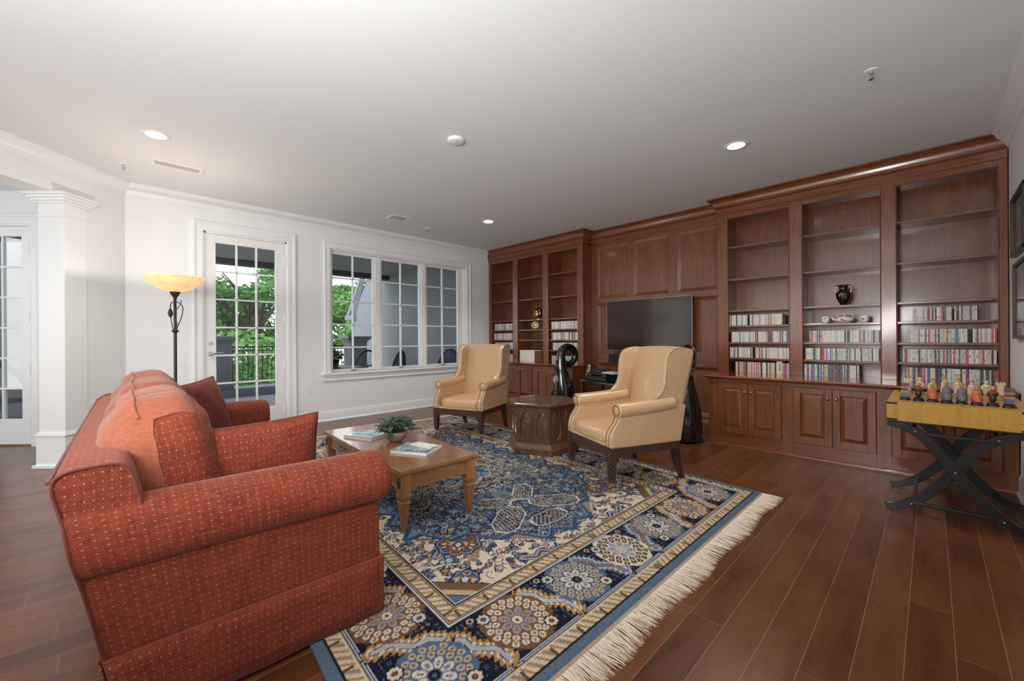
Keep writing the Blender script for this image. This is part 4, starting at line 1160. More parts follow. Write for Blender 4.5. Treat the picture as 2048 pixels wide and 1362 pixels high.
t = thing('woven_box', (5.42, 5.03, .767), 0, 'white woven box with tan woven end on the counter of the corner bookcase', 'box')
wv = NT('white_weave'); ck = wv.n('TexChecker', Vector=wv.coord('Object'), Scale=70.0); wv.base(Base_Color=wv.mix(ck.outputs['Fac'], (.80, .78, .72, 1), (.62, .60, .54, 1)), Roughness=.7); wv.bump(ck.outputs['Fac'], .5, .003)
wt = NT('tan_weave'); ck = wt.n('TexChecker', Vector=wt.coord('Object'), Scale=60.0); wt.base(Base_Color=wt.mix(ck.outputs['Fac'], (.45, .27, .13, 1), (.22, .11, .05, 1)), Roughness=.7); wt.bump(ck.outputs['Fac'], .5, .003)
MB().box(-.10, -.165, 0, .10, .19, .205).build('body', wv.m, t, bevel=.006)
MB().box(-.098, -.172, .004, .10, -.163, .200).build('woven_end', wt.m, t)
MB().box(-.103, -.168, .19, .103, .193, .212).build('lid', wv.m, t, bevel=.004)

# ------------------------------------------------------------------ framed pictures on the right wall
def picture(x0, x1, z0, z1, lb, seed, th):
    t = thing('framed_picture', ((x0 + x1) / 2, -.47, (z0 + z1) / 2), 0, lb, 'picture', 'framed pictures on the right wall')
    w, h = (x1 - x0) / 2, (z1 - z0) / 2; f = .028
    m = MB()
    m.box(-w, .0, -h, -w + f, th, h).box(w - f, 0, -h, w, th, h).box(-w, 0, h - f, w, th, h).box(-w, 0, -h, w, th, -h + f)
    m.build('frame', M['dark_base'], t, bevel=.004)
    MB().box(-w + f, .004, -h + f, w - f, .010, h - f).build('mat_board', plain('grey_blue_mat', (.25, .30, .32), .8), t)
    n = NT('abstract_print'); c = n.noise(n.coord('Object', (6, 6, 6), (seed, 0, 0)), 1.3, 3, .6, .8)
    n.base(Base_Color=n.ramp(c, (.35, (.10, .04, .03)), (.5, (.45, .24, .15)), (.62, (.22, .17, .22)), (.75, (.50, .45, .35))), Roughness=.7)
    MB().box(-w + f + .05, .010, -h + f + .05, w - f - .05, .012, h - f - .05).build('print', n.m, t)
    MB().box(-w + f, .018, -h + f, w - f, .020, h - f).build('glass', M['pane'], t)
picture(4.42, 5.045, 1.80, 2.25, 'upper framed picture at the right edge with dark frame', 1, .035)
picture(4.36, 4.985, 1.17, 1.74, 'lower framed picture at the right edge with dark brown frame', 3, .030)

# ================================================================== WING CHAIRS
def side_poly(pts, n=6): return [(p.x, p.y) for p in smoothpath([(a, b, 0) for a, b in pts], n)]
def wing_chair():
    t = thing('wing_armchair', (0, 0, 0), 0, '', 'armchair', 'tan leather wing armchairs')
    LE = M['leather']; W = .345          # half width
    # ---- seat cushion and deck
    m = MB()
    def dome(w, q): 
        if q[2] > 0: w.z += .020 * (1 - q[0] ** 2) * (1 - q[1] ** 2)
        return w
    m.rbox((.045, 0, .385), (.60, .56, .125), 5, 12, dome); m.build('seat', LE, t, smooth=70, weld=True)
    MB().box(-.30, -W + .012, .322, .335, W - .012, .345).build('seat_deck', LE, t, bevel=.006)
    # ---- back: raked slab, slightly crowned top
    def bx_(z): return -.245 - .165 * max(0, (z - .33)) / .76 - .03 * max(0, z - .33) ** 2
    rings = []
    zs = [.325, .45, .6, .75, .9, 1.02, 1.065, 1.085, 1.092]
    for z in zs:
        k = (z - 1.05) / .042 if z > 1.05 else 0; th = .105 * (1 - .55 * max(0, k) ** 2); w = .300 + .020 * (z - .33) - .02 * max(0, k) ** 2
        xb = bx_(z); ring = []
        for j in range(9): y = -w + 2 * w * j / 8; ring.append((xb + .012 * (1 - (y / w) ** 2), y, z + .012 * (1 - (y / w) ** 2) * (z > 1.0)))
        for j in range(9): y = w - 2 * w * j / 8; ring.append((xb - th - .018 * (1 - (y / w) ** 2), y, z + .012 * (1 - (y / w) ** 2) * (z > 1.0)))
        rings.append(ring)
    m = MB(); m.loft(rings); m.build('backrest', LE, t, smooth=60)
    # ---- wings
    wp = side_poly([(-.49, 1.080), (-.40, 1.094), (-.305, 1.082), (-.245, 1.040), (-.222, .97), (-.212, .88), (-.205, .80), (-.175, .735), (-.13, .69), (-.08, .665)], 4)
    wp += [(-.10, .60), (-.30, .58), (-.365, .60)] + side_poly([(-.385, .70), (-.43, .85), (-.47, 1.0), (-.49, 1.080)], 3)[:-1]
    for s in (-1, 1):
        m = MB()
        # inner and outer sheet with a rounded front
        n = len(wp); cx = sum(p[0] for p in wp) / n; cz = sum(p[1] for p in wp) / n
        rings = []
        for (yy_, sc) in ((.275, .975), (.282, 1.0), (.300, 1.008), (.318, 1.0), (.338, .985)):
            rings.append([(cx + (p[0] - cx) * sc, s * yy_, cz + (p[1] - cz) * sc) for p in (wp if s > 0 else wp[::-1])])
        if s > 0: rings = rings[::-1]
        m.loft(rings); m.build('wing', LE, t, smooth=60)
    # ---- arms: panel, outer side and roll
    for s in (-1, 1):
        front = side_poly([(.345, .325), (.345, .40), (.325, .455), (.285, .505), (.262, .555), (.268, .60)], 5)
        pl = [(-.33, .325)] + front + [(.25, .645), (-.30, .655)]
        m = MB(); m.prism(pl, 'y', s * .275, s * .335); m.build('arm_panel', LE, t, smooth=40, bevel=.010)
        # outer side sheet below the roll up to the back
        pl = [(-.395, .325), (-.20, .325), (.10, .325), (.10, .60), (-.20, .63), (-.395, .66)]
        m = MB(); m.prism([(-.345, .322), (.335, .322), (.325, .45), (.27, .53), (.25, .60), (-.40, .62)], 'y', s * .325, s * .345); m.build('outside_panel', LE, t, smooth=40, bevel=.004)
        pts = smoothpath([(.268, s * .318, .610), (.15, s * .318, .613), (-.05, s * .316, .622), (-.28, s * .312, .640)], 4)
        r = [.058] * len(pts); r[0] = .053
        m = MB(); m.tube(pts, r, 18); m.build('arm_roll', LE, t, smooth=60)
        # scroll front: facing disc and button
        m = MB(); m.lathe([(0, .006), (.022, .006), (.028, .002), (.049, .004), (.056, -.004), (.056, -.012)][::-1], (.268, s * .318, .610), 24, 'x')
        m.build('scroll_front', LE, t, smooth=50)
        # nail heads: two rows up the front post, round the scroll and up the wing edge
        m = MB()
        for off in (.284, .326):
            for k in range(34):
                q = front[min(len(front) - 1, int(k / 33 * (len(front) - 1)))]; q2 = front[min(len(front) - 1, int(k / 33 * (len(front) - 1)) + 1)]
                f_ = (k / 33 * (len(front) - 1)) % 1
                m.sph((q[0] + (q2[0] - q[0]) * f_ + .0015, s * off, q[1] + (q2[1] - q[1]) * f_), .0042, 6, 4)
        for k in range(22):
            a = -PI * .5 + 2 * PI * k / 22; m.sph((.275, s * .318 + .040 * math.cos(a), .610 + .040 * math.sin(a)), .0042, 6, 4)
        edge = [p for p in wp[:37]]
        L_ = len(edge)
        for k in range(58):
            f_ = k / 57 * (L_ - 1); i = int(f_); f_ -= i; i2 = min(L_ - 1, i + 1)
            m.sph((edge[i][0] * (1 - f_) + edge[i2][0] * f_ + .002, s * .334, edge[i][1] * (1 - f_) + edge[i2][1] * f_), .0042, 6, 4)
        for k in range(44): m.sph((.330 - .67 * k / 43, s * .3465, .3285), .0036, 6, 4)
        m.build('nailhead_trim', M['nail'], t, smooth=80)
    for s in (-1, 1): MB().tube([(-.20, s * .272, .45), (-.235, s * .272, .65), (-.30, s * .275, .85), (-.36, s * .28, 1.05)], .004, 6).build('back_welt', LE, t)
    # ---- frame: carved rails, front legs with brackets, sabre rear legs
    MB().box(.318, -.30, .252, .340, .30, .322).build('front_rail', M['fret'], t, boxuv=True)
    for s in (-1, 1):
        MB().box(-.335, s * .318, .262, .30, s * .340, .322).build('side_rail', M['fret'], t, boxuv=True)
        m = MB(); rings = []
        for z, w in ((.322, .030), (.25, .030), (.12, .025), (.055, .020)):
            rings.append([(.315 - w * .9, s * .315 - w * .9, z), (.315 + w, s * .315 - w * .9, z), (.315 + w, s * .315 + w, z), (.315 - w * .9, s * .315 + w, z)])
        m.loft(rings[::-1]); m.build('front_leg', M['fret'], t, boxuv=True)
        m = MB(); m.tube([(.315, s * .315, .056), (.318, s * .315, .040)], .010, 10); m.tube(smoothpath([(.318, s * .315, .045), (.332, s * .315, .036), (.334, s * .315, .020)], 4), .004, 6)
        m.lathe([(.0, -.007), (.0135, -.006), (.0155, 0), (.0135, .006), (0, .007)], (.334, s * .315, .0165), 16, 'y')
        m.build('caster', M['brass'], t, smooth=50)
        m = MB(); m.prism([(.318, .254), (.340, .254), (.340, .254)][:0] or [(s * .285, .254), (s * .225, .254), (s * .245, .246), (s * .265, .230), (s * .276, .21), (s * .285, .185)], 'x', .322, .336); m.build('bracket', M['fret'], t, boxuv=True)
        m = MB(); m.prism([(.285, .262), (.225, .262), (.245, .250), (.265, .234), (.276, .21), (.287, .185)], 'y', s * .322, s * .336); m.build('bracket', M['fret'], t, boxuv=True)
        m = MB(); rings = []
        for z, x, w in ((.325, -.315, .030), (.24, -.312, .029), (.15, -.325, .026), (.07, -.352, .022), (.0, -.39, .019)):
            rings.append([(x - w, s * .312 - w * .8, z), (x + w, s * .312 - w * .8, z), (x + w, s * .312 + w * .8, z), (x - w, s * .312 + w * .8, z)])
        m.loft(rings[::-1]); m.build('rear_leg', M['mahogany'], t, smooth=50)
    MB().box(-.335, -.30, .262, -.315, .30, .322).build('rear_rail', M['mahogany'], t)
    return t
RUGZ = .014
w1 = wing_chair(); w1.location = (3.215, 1.915, RUGZ); w1.rotation_euler.z = R_(156.6)
w1['label'] = 'tan leather wing armchair nearer the camera, in front of the television'
w2 = copy_tree(w1); w2.location = (3.325, 4.14, RUGZ); w2.rotation_euler.z = R_(200.8)
w2['label'] = 'tan leather wing armchair farther away, in front of the window'
# ================================================================== PERSIAN RUG
RX, RY, RW, RL = .50, .94, 3.05, 4.25
def rug_colors():
    st = .005
    nx, ny = int(RW / 2 / st) + 1, int(RL / 2 / st) + 1          # one quarter, mirrored twice
    X, Y = np.meshgrid(np.arange(nx) * st, np.arange(ny) * st, indexing='ij')
    C = np.zeros((nx, ny, 3))
    navy = (.012, .018, .045); black = (.010, .011, .016); blue = (.075, .12, .195); lblue = (.18, .255, .33); teal = (.055, .11, .17)
    cream = (.56, .47, .36); tan = (.42, .32, .20); ochre = (.34, .19, .055); brown = (.15, .075, .035); grey = (.24, .24, .26); pale = (.44, .45, .47); edge = (.085, .125, .175); white = (.55, .54, .50)
    rnd = random.Random(9)
    def P(mask, c): C[mask] = c
    def circ(x, y, r): return (X - x) ** 2 + (Y - y) ** 2 < r * r
    def ell(x, y, ra, rb, a):
        ca, sa = math.cos(a), math.sin(a); dx, dy = X - x, Y - y
        return ((dx * ca + dy * sa) / ra) ** 2 + ((-dx * sa + dy * ca) / rb) ** 2 < 1
    def win(x, y, r):
        i0, i1 = max(0, int((x - r) / st)), min(nx, int((x + r) / st) + 2); j0, j1 = max(0, int((y - r) / st)), min(ny, int((y + r) / st) + 2)
        return i0, i1, j0, j1
    class Sub:                                   # draw only in a window, for speed
        def __enter__(s): return s
    def in_win(x, y, r, fn):
        nonlocal X, Y, C
        i0, i1, j0, j1 = win(x, y, r)
        if i0 >= i1 or j0 >= j1: return
        X0, Y0, C0 = X, Y, C; X, Y, C = X0[i0:i1, j0:j1], Y0[i0:i1, j0:j1], C0[i0:i1, j0:j1]
        fn(); X, Y, C = X0, Y0, C0
    def seg(x0, y0, x1, y1, w):
        dx, dy = x1 - x0, y1 - y0; L2 = dx * dx + dy * dy + 1e-9
        t_ = np.clip(((X - x0) * dx + (Y - y0) * dy) / L2, 0, 1)
        return (X - x0 - t_ * dx) ** 2 + (Y - y0 - t_ * dy) ** 2 < w * w
    def dist_poly(pts):
        d = None
        for (a, b), (c, e) in zip(pts, pts[1:]):
            dx, dy = c - a, e - b; t_ = np.clip(((X - a) * dx + (Y - b) * dy) / (dx * dx + dy * dy + 1e-9), 0, 1)
            q = np.hypot(X - a - t_ * dx, Y - b - t_ * dy); d = q if d is None else np.minimum(d, q)
        return d
    def flower(x, y, r, cp, cc, n=8, ol=black):
        def f():
            d = np.hypot(X - x, Y - y); a = np.arctan2(Y - y, X - x)
            lob = r * (.80 + .20 * np.abs(np.cos(a * n / 2)))
            P(d < lob + .007, ol); P(d < lob, cp); P(d < r * .42, ol); P(d < r * .30, cc)
        in_win(x, y, r + .03, f)
    def leaf(x, y, L, w, a, c, ol=navy):
        def f(): P(ell(x, y, L + .005, w + .005, a), ol); P(ell(x, y, L, w, a), c); P(seg(x - L * .7 * math.cos(a), y - L * .7 * math.sin(a), x + L * .7 * math.cos(a), y + L * .7 * math.sin(a), .002), ol)
        in_win(x, y, L + .03, f)
    def scroll(x, y, s, a, c, w=.005):
        def f():
            pts = [(x + s * u * math.cos(a + 3.6 * u), y + s * u * math.sin(a + 3.6 * u)) for u in [k / 10 for k in range(11)]]
            d = dist_poly(pts); P(d < w, c)
        in_win(x, y, s + .03, f)
    def rosette(x, y, pal, R=.150):
        def f():
            oc, ring, cell, dot, petal, core = pal
            d = np.hypot(X - x, Y - y); a = np.arctan2(Y - y, X - x)
            # stepped outline
            q = .012; dd = np.abs(np.round((X - x) / q) * q) + np.abs(np.round((Y - y) / q) * q) * 1.0
            mx_ = np.maximum(np.abs(X - x), np.abs(Y - y)); shp = np.maximum(mx_ * 1.0, (np.abs(X - x) + np.abs(Y - y)) * .72)
            shp = np.round(shp / .011) * .011
            P(shp < R + .012, oc); P(shp < R + .002, ring); P(shp < R - .006, oc)
            for n, fr, off, cr_ in ((20, .86, .5, .0165), (16, .66, 0, .0165)):
                for k in range(n):
                    b = 2 * PI * (k + off) / n; sq = 1 + .07 * math.cos(4 * b) ** 2; rr = R * fr * sq * .98; px, py = x + rr * math.cos(b), y + rr * math.sin(b)
                    P(ell(px, py, cr_ + .005, cr_ + .004, b), oc); P(ell(px, py, cr_, cr_ - .001, b), cell); P(ell(px, py, .0075, .0065, b), oc); P(ell(px, py, .0045, .0045, b), dot)
            for k in range(8):
                b = 2 * PI * k / 8; px, py = x + R * .36 * math.cos(b), y + R * .36 * math.sin(b)
                P(ell(px, py, .035, .023, b), oc); P(ell(px, py, .030, .018, b), petal); P(ell(px, py, .014, .007, b), oc); P(ell(px, py, .009, .004, b), ring)
            P(d < .030, oc); P(d < .024, core); P(d < .010, oc)
        in_win(x, y, R + .05, f)
    # ---- field
    P(X > -1, cream)
    # scattered motifs of the ivory field
    cols_f = [tan, blue, lblue, ochre, pale, (.50, .36, .24), grey, teal]
    for _ in range(950):
        x, y = rnd.uniform(.5, 1.54), rnd.uniform(.5, 2.14); k = rnd.random(); c = rnd.choice(cols_f)
        if k < .34: flower(x, y, rnd.uniform(.010, .022), c, rnd.choice(cols_f), rnd.choice((5, 6, 8)), navy)
        elif k < .8: leaf(x, y, rnd.uniform(.014, .034), rnd.uniform(.005, .010), rnd.uniform(0, PI), c)
        else: scroll(x, y, rnd.uniform(.025, .05), rnd.uniform(0, 6), rnd.choice((navy, blue, brown)), .003)
    # leaf combs and hooks near the corners of the field
    for (x, y, a) in ((.92, .86, .9), (1.22, .82, 2.3), (.78, 1.28, .6), (.74, 1.75, 1.9)):
        for k in range(11):
            u = (k - 5) * .016
            for s_ in (-1, 1): leaf(x + u * math.cos(a) + s_ * .030 * math.cos(a + s_ * 1.0), y + u * math.sin(a) + s_ * .030 * math.sin(a + s_ * 1.0), .032, .008, a + s_ * 1.0, tan, brown)
    for (x, y, s_) in ((.70, .96, 1), (1.05, .62, -1), (1.28, .66, 1), (.66, 1.50, 1)):
        def f(): 
            pts = [(x, y), (x + .07, y + .05 * s_), (x + .12, y + .02 * s_), (x + .20, y + .10 * s_)]
            d = dist_poly(pts); P(d < .030, navy); P(d < .024, (.20, .27, .40)); P(d < .010, ochre); P(d < .004, navy)
        in_win(x + .1, y, .22, f)
    # spandrel palmettes
    def palm(x, y, s):
        def f():
            dx, dy = X - x, Y - y; r_ = np.hypot(dx, dy); a_ = np.arctan2(dy, dx) - PI / 4
            lob = s * (.86 + .13 * np.abs(np.cos(a_ * 4)) + .14 * np.cos(a_) )
            P(r_ < lob + .010, navy); P(r_ < lob, (.13, .18, .28)); P(r_ < lob - .016, navy); P(r_ < lob - .021, brown)
            for sg in (-1, 1):
                for k in range(7):
                    b = PI / 4 + sg * (.25 + .42 * k); 
                    for q_ in (.34, .62): P(ell(x + s * q_ * math.cos(b), y + s * q_ * math.sin(b), .020, .0105, b + sg * .5), (navy)); P(ell(x + s * q_ * math.cos(b), y + s * q_ * math.sin(b), .016, .0075, b + sg * .5), (ochre, cream, (.5, .33, .18), blue)[(k + int(q_ * 10)) % 4])
            P(ell(x, y, .030, .020, PI / 4), navy); P(ell(x, y, .025, .015, PI / 4), pale)
        in_win(x, y, s + .08, f)
    palm(.86, .98, .135); palm(.70, .68, .07); palm(1.33, 1.02, .09)
    # corner triangle
    def f():
        d = (X - .555) + (Y - .555); P(d < .235, navy); P(d < .225, brown); P((d < .15), tan); P(d < .10, navy); P(d < .09, blue)
    in_win(.6, .6, .35, f)
    # ---- medallion: stepped hexagon in light blue with a navy outline
    cx, cy = RW / 2, RL / 2
    def medal(inner, grow):
        hx, hy, tip = inner
        ax, ay = np.abs(X - cx), np.abs(Y - cy)
        saw = .050 * np.abs(((ay + .07) / .235) % 1 * 2 - 1) * 2 - .05
        saw2 = .045 * np.abs(((ax) / .22) % 1 * 2 - 1) * 2 - .045
        return (ax < hx + saw + grow) & (ay < hy + saw2 + grow - np.maximum(0, ax - tip) * .85)
    for g, c in ((.040, (.02, .05, .12)), (.026, teal), (.018, (.015, .03, .08)), (.006, (.11, .17, .25))): P(medal((.80, 1.42, .18), g), c)
    base = C[0, 0].copy()
    inside = medal((.80, 1.42, .18), -.012)
    Cf = C.copy()
    P(inside, (.135, .21, .28))
    cols_m = [tan, cream, ochre, teal, lblue, navy, pale, brown, (.10, .18, .30), blue]
    keep = C.copy()
    for _ in range(1700):
        x, y = rnd.uniform(.75, 1.54), rnd.uniform(.70, 2.14); k = rnd.random(); c = rnd.choice(cols_m)
        if k < .34: flower(x, y, rnd.uniform(.009, .020), c, rnd.choice(cols_m), rnd.choice((4, 6, 8)), navy)
        elif k < .84: leaf(x, y, rnd.uniform(.013, .032), rnd.uniform(.0045, .009), rnd.uniform(0, PI), c)
        else: scroll(x, y, rnd.uniform(.03, .07), rnd.uniform(0, 6), rnd.choice((navy, cream, brown)), .003)
    C[~inside] = keep[~inside]
    # white lined cartouches
    for (x, y, a, s) in ((1.30, 1.02, .6, .15), (1.525, .86, 0, .12), (.98, 1.72, 1.3, .13), (1.36, 1.30, 2.4, .12)):
        def f():
            ca, sa = math.cos(a), math.sin(a); u = (X - x) * ca + (Y - y) * sa; v = -(X - x) * sa + (Y - y) * ca
            sh = np.maximum(np.abs(u) * .8, np.abs(v) * 1.6 + np.maximum(0, np.abs(u) - s * .7))
            P(np.abs(sh - s) < .006, white); P((sh < s - .012) & (np.sin(u * 160) * np.sin(v * 160) > .35), tan); P((sh < s - .012) & (np.sin(u * 160 + 2) * np.sin(v * 160 + 1) < -.55), navy)
        in_win(x, y, s * 2, f)
    # ---- inner navy medallion
    inn = medal((.60, .66, .22), 0)
    P(medal((.60, .66, .22), .024), grey); P(medal((.60, .66, .22), .014), teal); P(inn, (.010, .018, .050))
    keep = C.copy()
    for _ in range(900):
        x, y = rnd.uniform(.9, 1.54), rnd.uniform(1.4, 2.14); k = rnd.random(); c = rnd.choice([cream, tan, blue, lblue, pale, ochre, cream])
        if k < .3: flower(x, y, rnd.uniform(.012, .024), c, navy, 6, navy)
        elif k < .7: leaf(x, y, rnd.uniform(.018, .036), rnd.uniform(.006, .011), rnd.uniform(0, PI), c, navy)
        else: scroll(x, y, rnd.uniform(.03, .06), rnd.uniform(0, 6), c, .0045)
    C[~inn] = keep[~inn]
    for hx, hy, tp, c in ((.34, .40, .12, cream), (.328, .388, .12, (.17, .27, .36))): 
        P(medal((hx, hy, tp), 0), c)
        if hx == .328:
            k2 = C.copy(); mk = medal((hx, hy, tp), -.01)
            for _ in range(160):
                x, y = rnd.uniform(1.15, 1.54), rnd.uniform(1.7, 2.14); leaf(x, y, rnd.uniform(.015, .03), .007, rnd.uniform(0, PI), rnd.choice(cols_m))
            C[~mk] = k2[~mk]
    hexd = np.maximum(np.abs(X - cx), np.abs(X - cx) * .5 + np.abs(Y - cy) * .8)
    for r_, c in ((.215, navy), (.205, cream), (.195, (.10, .16, .24)), (.120, navy), (.112, tan), (.060, navy), (.052, pale)): P(hexd < r_, c)
    for k in range(12): a = 2 * PI * k / 12 + .26; flower(cx + .155 * math.cos(a), cy + .185 * math.sin(a), .018, (cream, ochre)[k % 2], navy, 6, navy)
    # ---- borders, measured from the outside
    o = np.minimum(X, Y); along = np.where(X < Y, Y, X)
    def band(a, b): return (o >= a) & (o < b)
    def guard(a, b):
        P(band(a, b), tan); P(band(a + .010, b - .010), cream)
        v = (o - (a + b) / 2) / ((b - a) / 2)
        ph = along / .082
        z = np.abs((ph + .10 * v) % 1 - .5) * 2
        wv_ = np.sin(2 * PI * ph + v * 1.9)
        mk = band(a + .013, b - .013)
        P(mk & (wv_ > .62), (.27, .19, .10)); P(mk & (np.abs(wv_) < .22), (.36, .34, .34)); P(mk & (wv_ < -.80), ochre)
        fl = band(a + .010, b - .024) & (np.abs(((ph * .5) % 1) - .25) < .045); P(fl, (.10, .06, .04))
        for q in (a, b - .004): P(band(q, q + .004), black)
        for q in (a + .008, b - .012): P(band(q, q + .003), black)
    P(band(0, .042), edge)
    guard(.042, .118)
    P(band(.118, .132), pale); P(band(.124, .127), black)
    P(band(.132, .458), (.009, .011, .021))
    # small mosaic flowers that fill the dark border
    mk = band(.134, .456); q = .026
    ux, uy = (X / q) % 1 - .5, (Y / q) % 1 - .5; cell = (np.floor(X / q) * 7 + np.floor(Y / q) * 13 + np.floor(X / q / 3) * 5) % 5
    dm = np.abs(ux) + np.abs(uy); fl = (dm < .42) & ~((np.abs(ux) < .07) | (np.abs(uy) < .07))
    P(mk & fl & (cell < 2), (.12, .17, .27)); P(mk & fl & (cell == 3), (.26, .14, .06)); P(mk & fl & (cell == 4), (.16, .17, .20))
    P(band(.134, .148), (.008, .011, .025)); P(band(.442, .456), (.008, .011, .025))
    pals = [(blue, lblue, tan, brown, cream, black), (brown, ochre, cream, lblue, grey, cream), (blue, (.16, .24, .36), tan, brown, cream, black), (cream, (.03, .035, .05), (.03, .02, .02), ochre, lblue, tan)]
    seq_end = [2, 1, 2, 3]; seq_side = [2, 1, 3, 2, 1]
    cs = []
    for k in range(0, 4): cs.append((.295 + k * .41, .295, pals[seq_end[k]]))
    for k in range(1, 5): cs.append((.295, .295 + k * .4067, pals[seq_side[k]]))
    # ribbons between the rosettes
    def ribbon(pts, c, c2):
        xs = [p[0] for p in pts]; ys = [p[1] for p in pts]
        def f():
            d = dist_poly(pts); fr_ = np.abs(((X * .8 - Y) / .034) % 1 * 2 - 1); sd = .030 + .022 * fr_
            P((d < sd + .007), black); P(d < sd, c); P((d < .029) & (d > .014) & (((X * .8 - Y) / .034) % 1 < .42), cream if c != lblue else pale)
            P((d < .029) & (d > .017) & (((X * .8 - Y) / .034 + .5) % 1 < .22), grey); P(d < .015, black); P(d < .012, c2); P((d < .012) & (((X + Y) / .010) % 1 < .3), grey)
        in_win(sum(xs) / len(xs), sum(ys) / len(ys), .28, f)
    cr = [(ochre, pale), (ochre, pale), (lblue, brown), (lblue, brown)]
    for k in range(4):
        x = .295 + (k + .5) * .41; c, c2 = cr[k]
        ribbon([(x - .075, .405), (x - .035, .360), (x - .030, .300), (x + .040, .235), (x + .045, .170)], c, c2)
    for k in range(5):
        y = .295 + (k + .5) * .4067; c, c2 = cr[(k // 2) * 2 % 4]
        ribbon([(.405, y - .075), (.360, y - .035), (.300, y - .030), (.235, y + .040), (.170, y + .045)], c, c2)
    for x, y, p in cs: rosette(x, y, p)
    for k in range(4):
        x = .295 + (k + .5) * .41; flower(x - .100, .235 - .045, .030, cream, brown, 8); flower(x + .095, .395, .030, pale, brown, 8); flower(x + .045, .425, .018, tan, black, 6)
    for k in range(5):
        y = .295 + (k + .5) * .4067; flower(.190, y - .100, .030, cream, brown, 8); flower(.395, y + .095, .030, pale, brown, 8)
    P(band(.456, .470), pale); P(band(.461, .464), black)
    guard(.470, .552)
    P(band(.552, .556), black); P(band(.556, .562), cream); P(band(.562, .565), navy)
    # woven irregularity
    rs = np.random.RandomState(4); C *= (1 + rs.normal(0, .10, (nx, ny, 1)))
    # mirror the quarter
    full = np.concatenate([C, C[::-1][1:]], axis=0); full = np.concatenate([full, full[:, ::-1][:, 1:]], axis=1)
    return np.clip(full, 0, 1), st
cols_, st = rug_colors()
nx, ny = cols_.shape[:2]
gx, gy = np.meshgrid(np.linspace(0, RW, nx), np.linspace(0, RL, ny), indexing='ij')
sh = .078                                                   # the rug lies slightly askew
rs = np.random.RandomState(2)
hgt = .0125 + rs.normal(0, .0005, gx.shape)
wx = gx + gy * sh * .95
co_ = np.stack([wx, gy + gx * -.010, hgt], -1).reshape(-1, 3)
idx = np.arange(nx * ny).reshape(nx, ny)
q = np.stack([idx[:-1, :-1], idx[1:, :-1], idx[1:, 1:], idx[:-1, 1:]], -1).reshape(-1, 4)
me = bpy.data.meshes.new('pile')
me.vertices.add(len(co_)); me.vertices.foreach_set('co', co_.astype(np.float32).ravel())
me.loops.add(q.size); me.loops.foreach_set('vertex_index', q.astype(np.int32).ravel())
me.polygons.add(len(q)); me.polygons.foreach_set('loop_start', np.arange(0, q.size, 4, dtype=np.int32))
me.update(calc_edges=True)
ca = me.color_attributes.new('weave', 'FLOAT_COLOR', 'POINT')
ca.data.foreach_set('color', np.concatenate([cols_.reshape(-1, 3), np.ones((nx * ny, 1))], 1).astype(np.float32).ravel())
t = NT('knotted_wool'); at = t.n('VertexColor', {'layer_name': 'weave'})
n1 = t.noise(t.coord(), 500, 2, .7)
t.base(Base_Color=at.outputs['Color'], Roughness=.92, Specular_IOR_Level=.1); t.bump(n1, .3, .002)
me.materials.append(t.m)
rug = thing('persian_rug', (RX, RY, 0), 0, 'large blue and cream Persian rug with dark rosette border under the armchairs and tables', 'rug')
pile = bpy.data.objects.new('pile', me); COL.objects.link(pile); pile.parent = rug
def rp(x, y, z): return (x + y * sh * .95, y - x * .010, z)
m = MB(); cn = [rp(0, 0, 0), rp(RW, 0, 0), rp(RW, RL, 0), rp(0, RL, 0)]; cn2 = [(a, b, .0122) for a, b, c in cn]
m.add(cn + cn2, [(0, 3, 2, 1), (0, 1, 5, 4), (1, 2, 6, 5), (2, 3, 7, 6), (3, 0, 4, 7)]); m.build('backing', plain('blue_selvedge', (.08, .12, .165), .9), rug)
def fringe(y0, dirn, seed):
    rnd = random.Random(seed); m = MB()
    N = 1500
    for k in range(N):
        x = RW * (k + rnd.uniform(-.4, .4)) / N; L = .125 + rnd.uniform(-.022, .012) + .012 * math.sin(x * 9) ; dx = rnd.gauss(.006, .010) + .016 * math.sin(x * 23 + 1) + .008 * math.sin(x * 71)
        z0 = .009; zz = rnd.uniform(.002, .009); w = rnd.uniform(.0010, .0021)
        P_ = [rp(x, y0, z0), rp(x + dx * .25, y0 + dirn * L * .35, zz + .002), rp(x + dx * .7, y0 + dirn * L * .7, zz), rp(x + dx, y0 + dirn * L, .0015)]
        pts = []
        for j, p in enumerate(P_): ww = w * (1, 1, .8, .3)[j]; pts += [(p[0] - ww, p[1], p[2]), (p[0], p[1], p[2] + ww * .8), (p[0] + ww, p[1], p[2])]
        fs = []
        for j in range(3): o = j * 3; fs += [(o, o + 1, o + 4, o + 3), (o + 1, o + 2, o + 5, o + 4)]
        m.add(pts, fs)
    o = m.build('fringe', M['cream'], rug); o['kind'] = 'stuff'
    m = MB(); a, b = rp(0, y0, .0), rp(RW, y0, .0)
    m.add([(a[0], a[1], .0128), (b[0], b[1], .0128), (b[0], b[1] + dirn * .014, .010), (a[0], a[1] + dirn * .014, .010)], [(0, 1, 2, 3) if dirn < 0 else (3, 2, 1, 0)])
    m.build('knotted_edge', plain('knotted_edge_wool', (.40, .30, .20), .9, bump=1, bscale=300), rug)
fringe(0, -1, 3); fringe(RL, 1, 4)

# ================================================================== SOFA
SO = Vector((.835, 1.70, 0)); SR = R_(-1.8)
LS, DS = 2.27, .875
t = thing('sofa', SO, SR, 'rust red patterned roll arm sofa in the left foreground', 'sofa')
FB, VL, PP = M['chenille'], M['velvet'], M['piping']
def bulge(m): pass
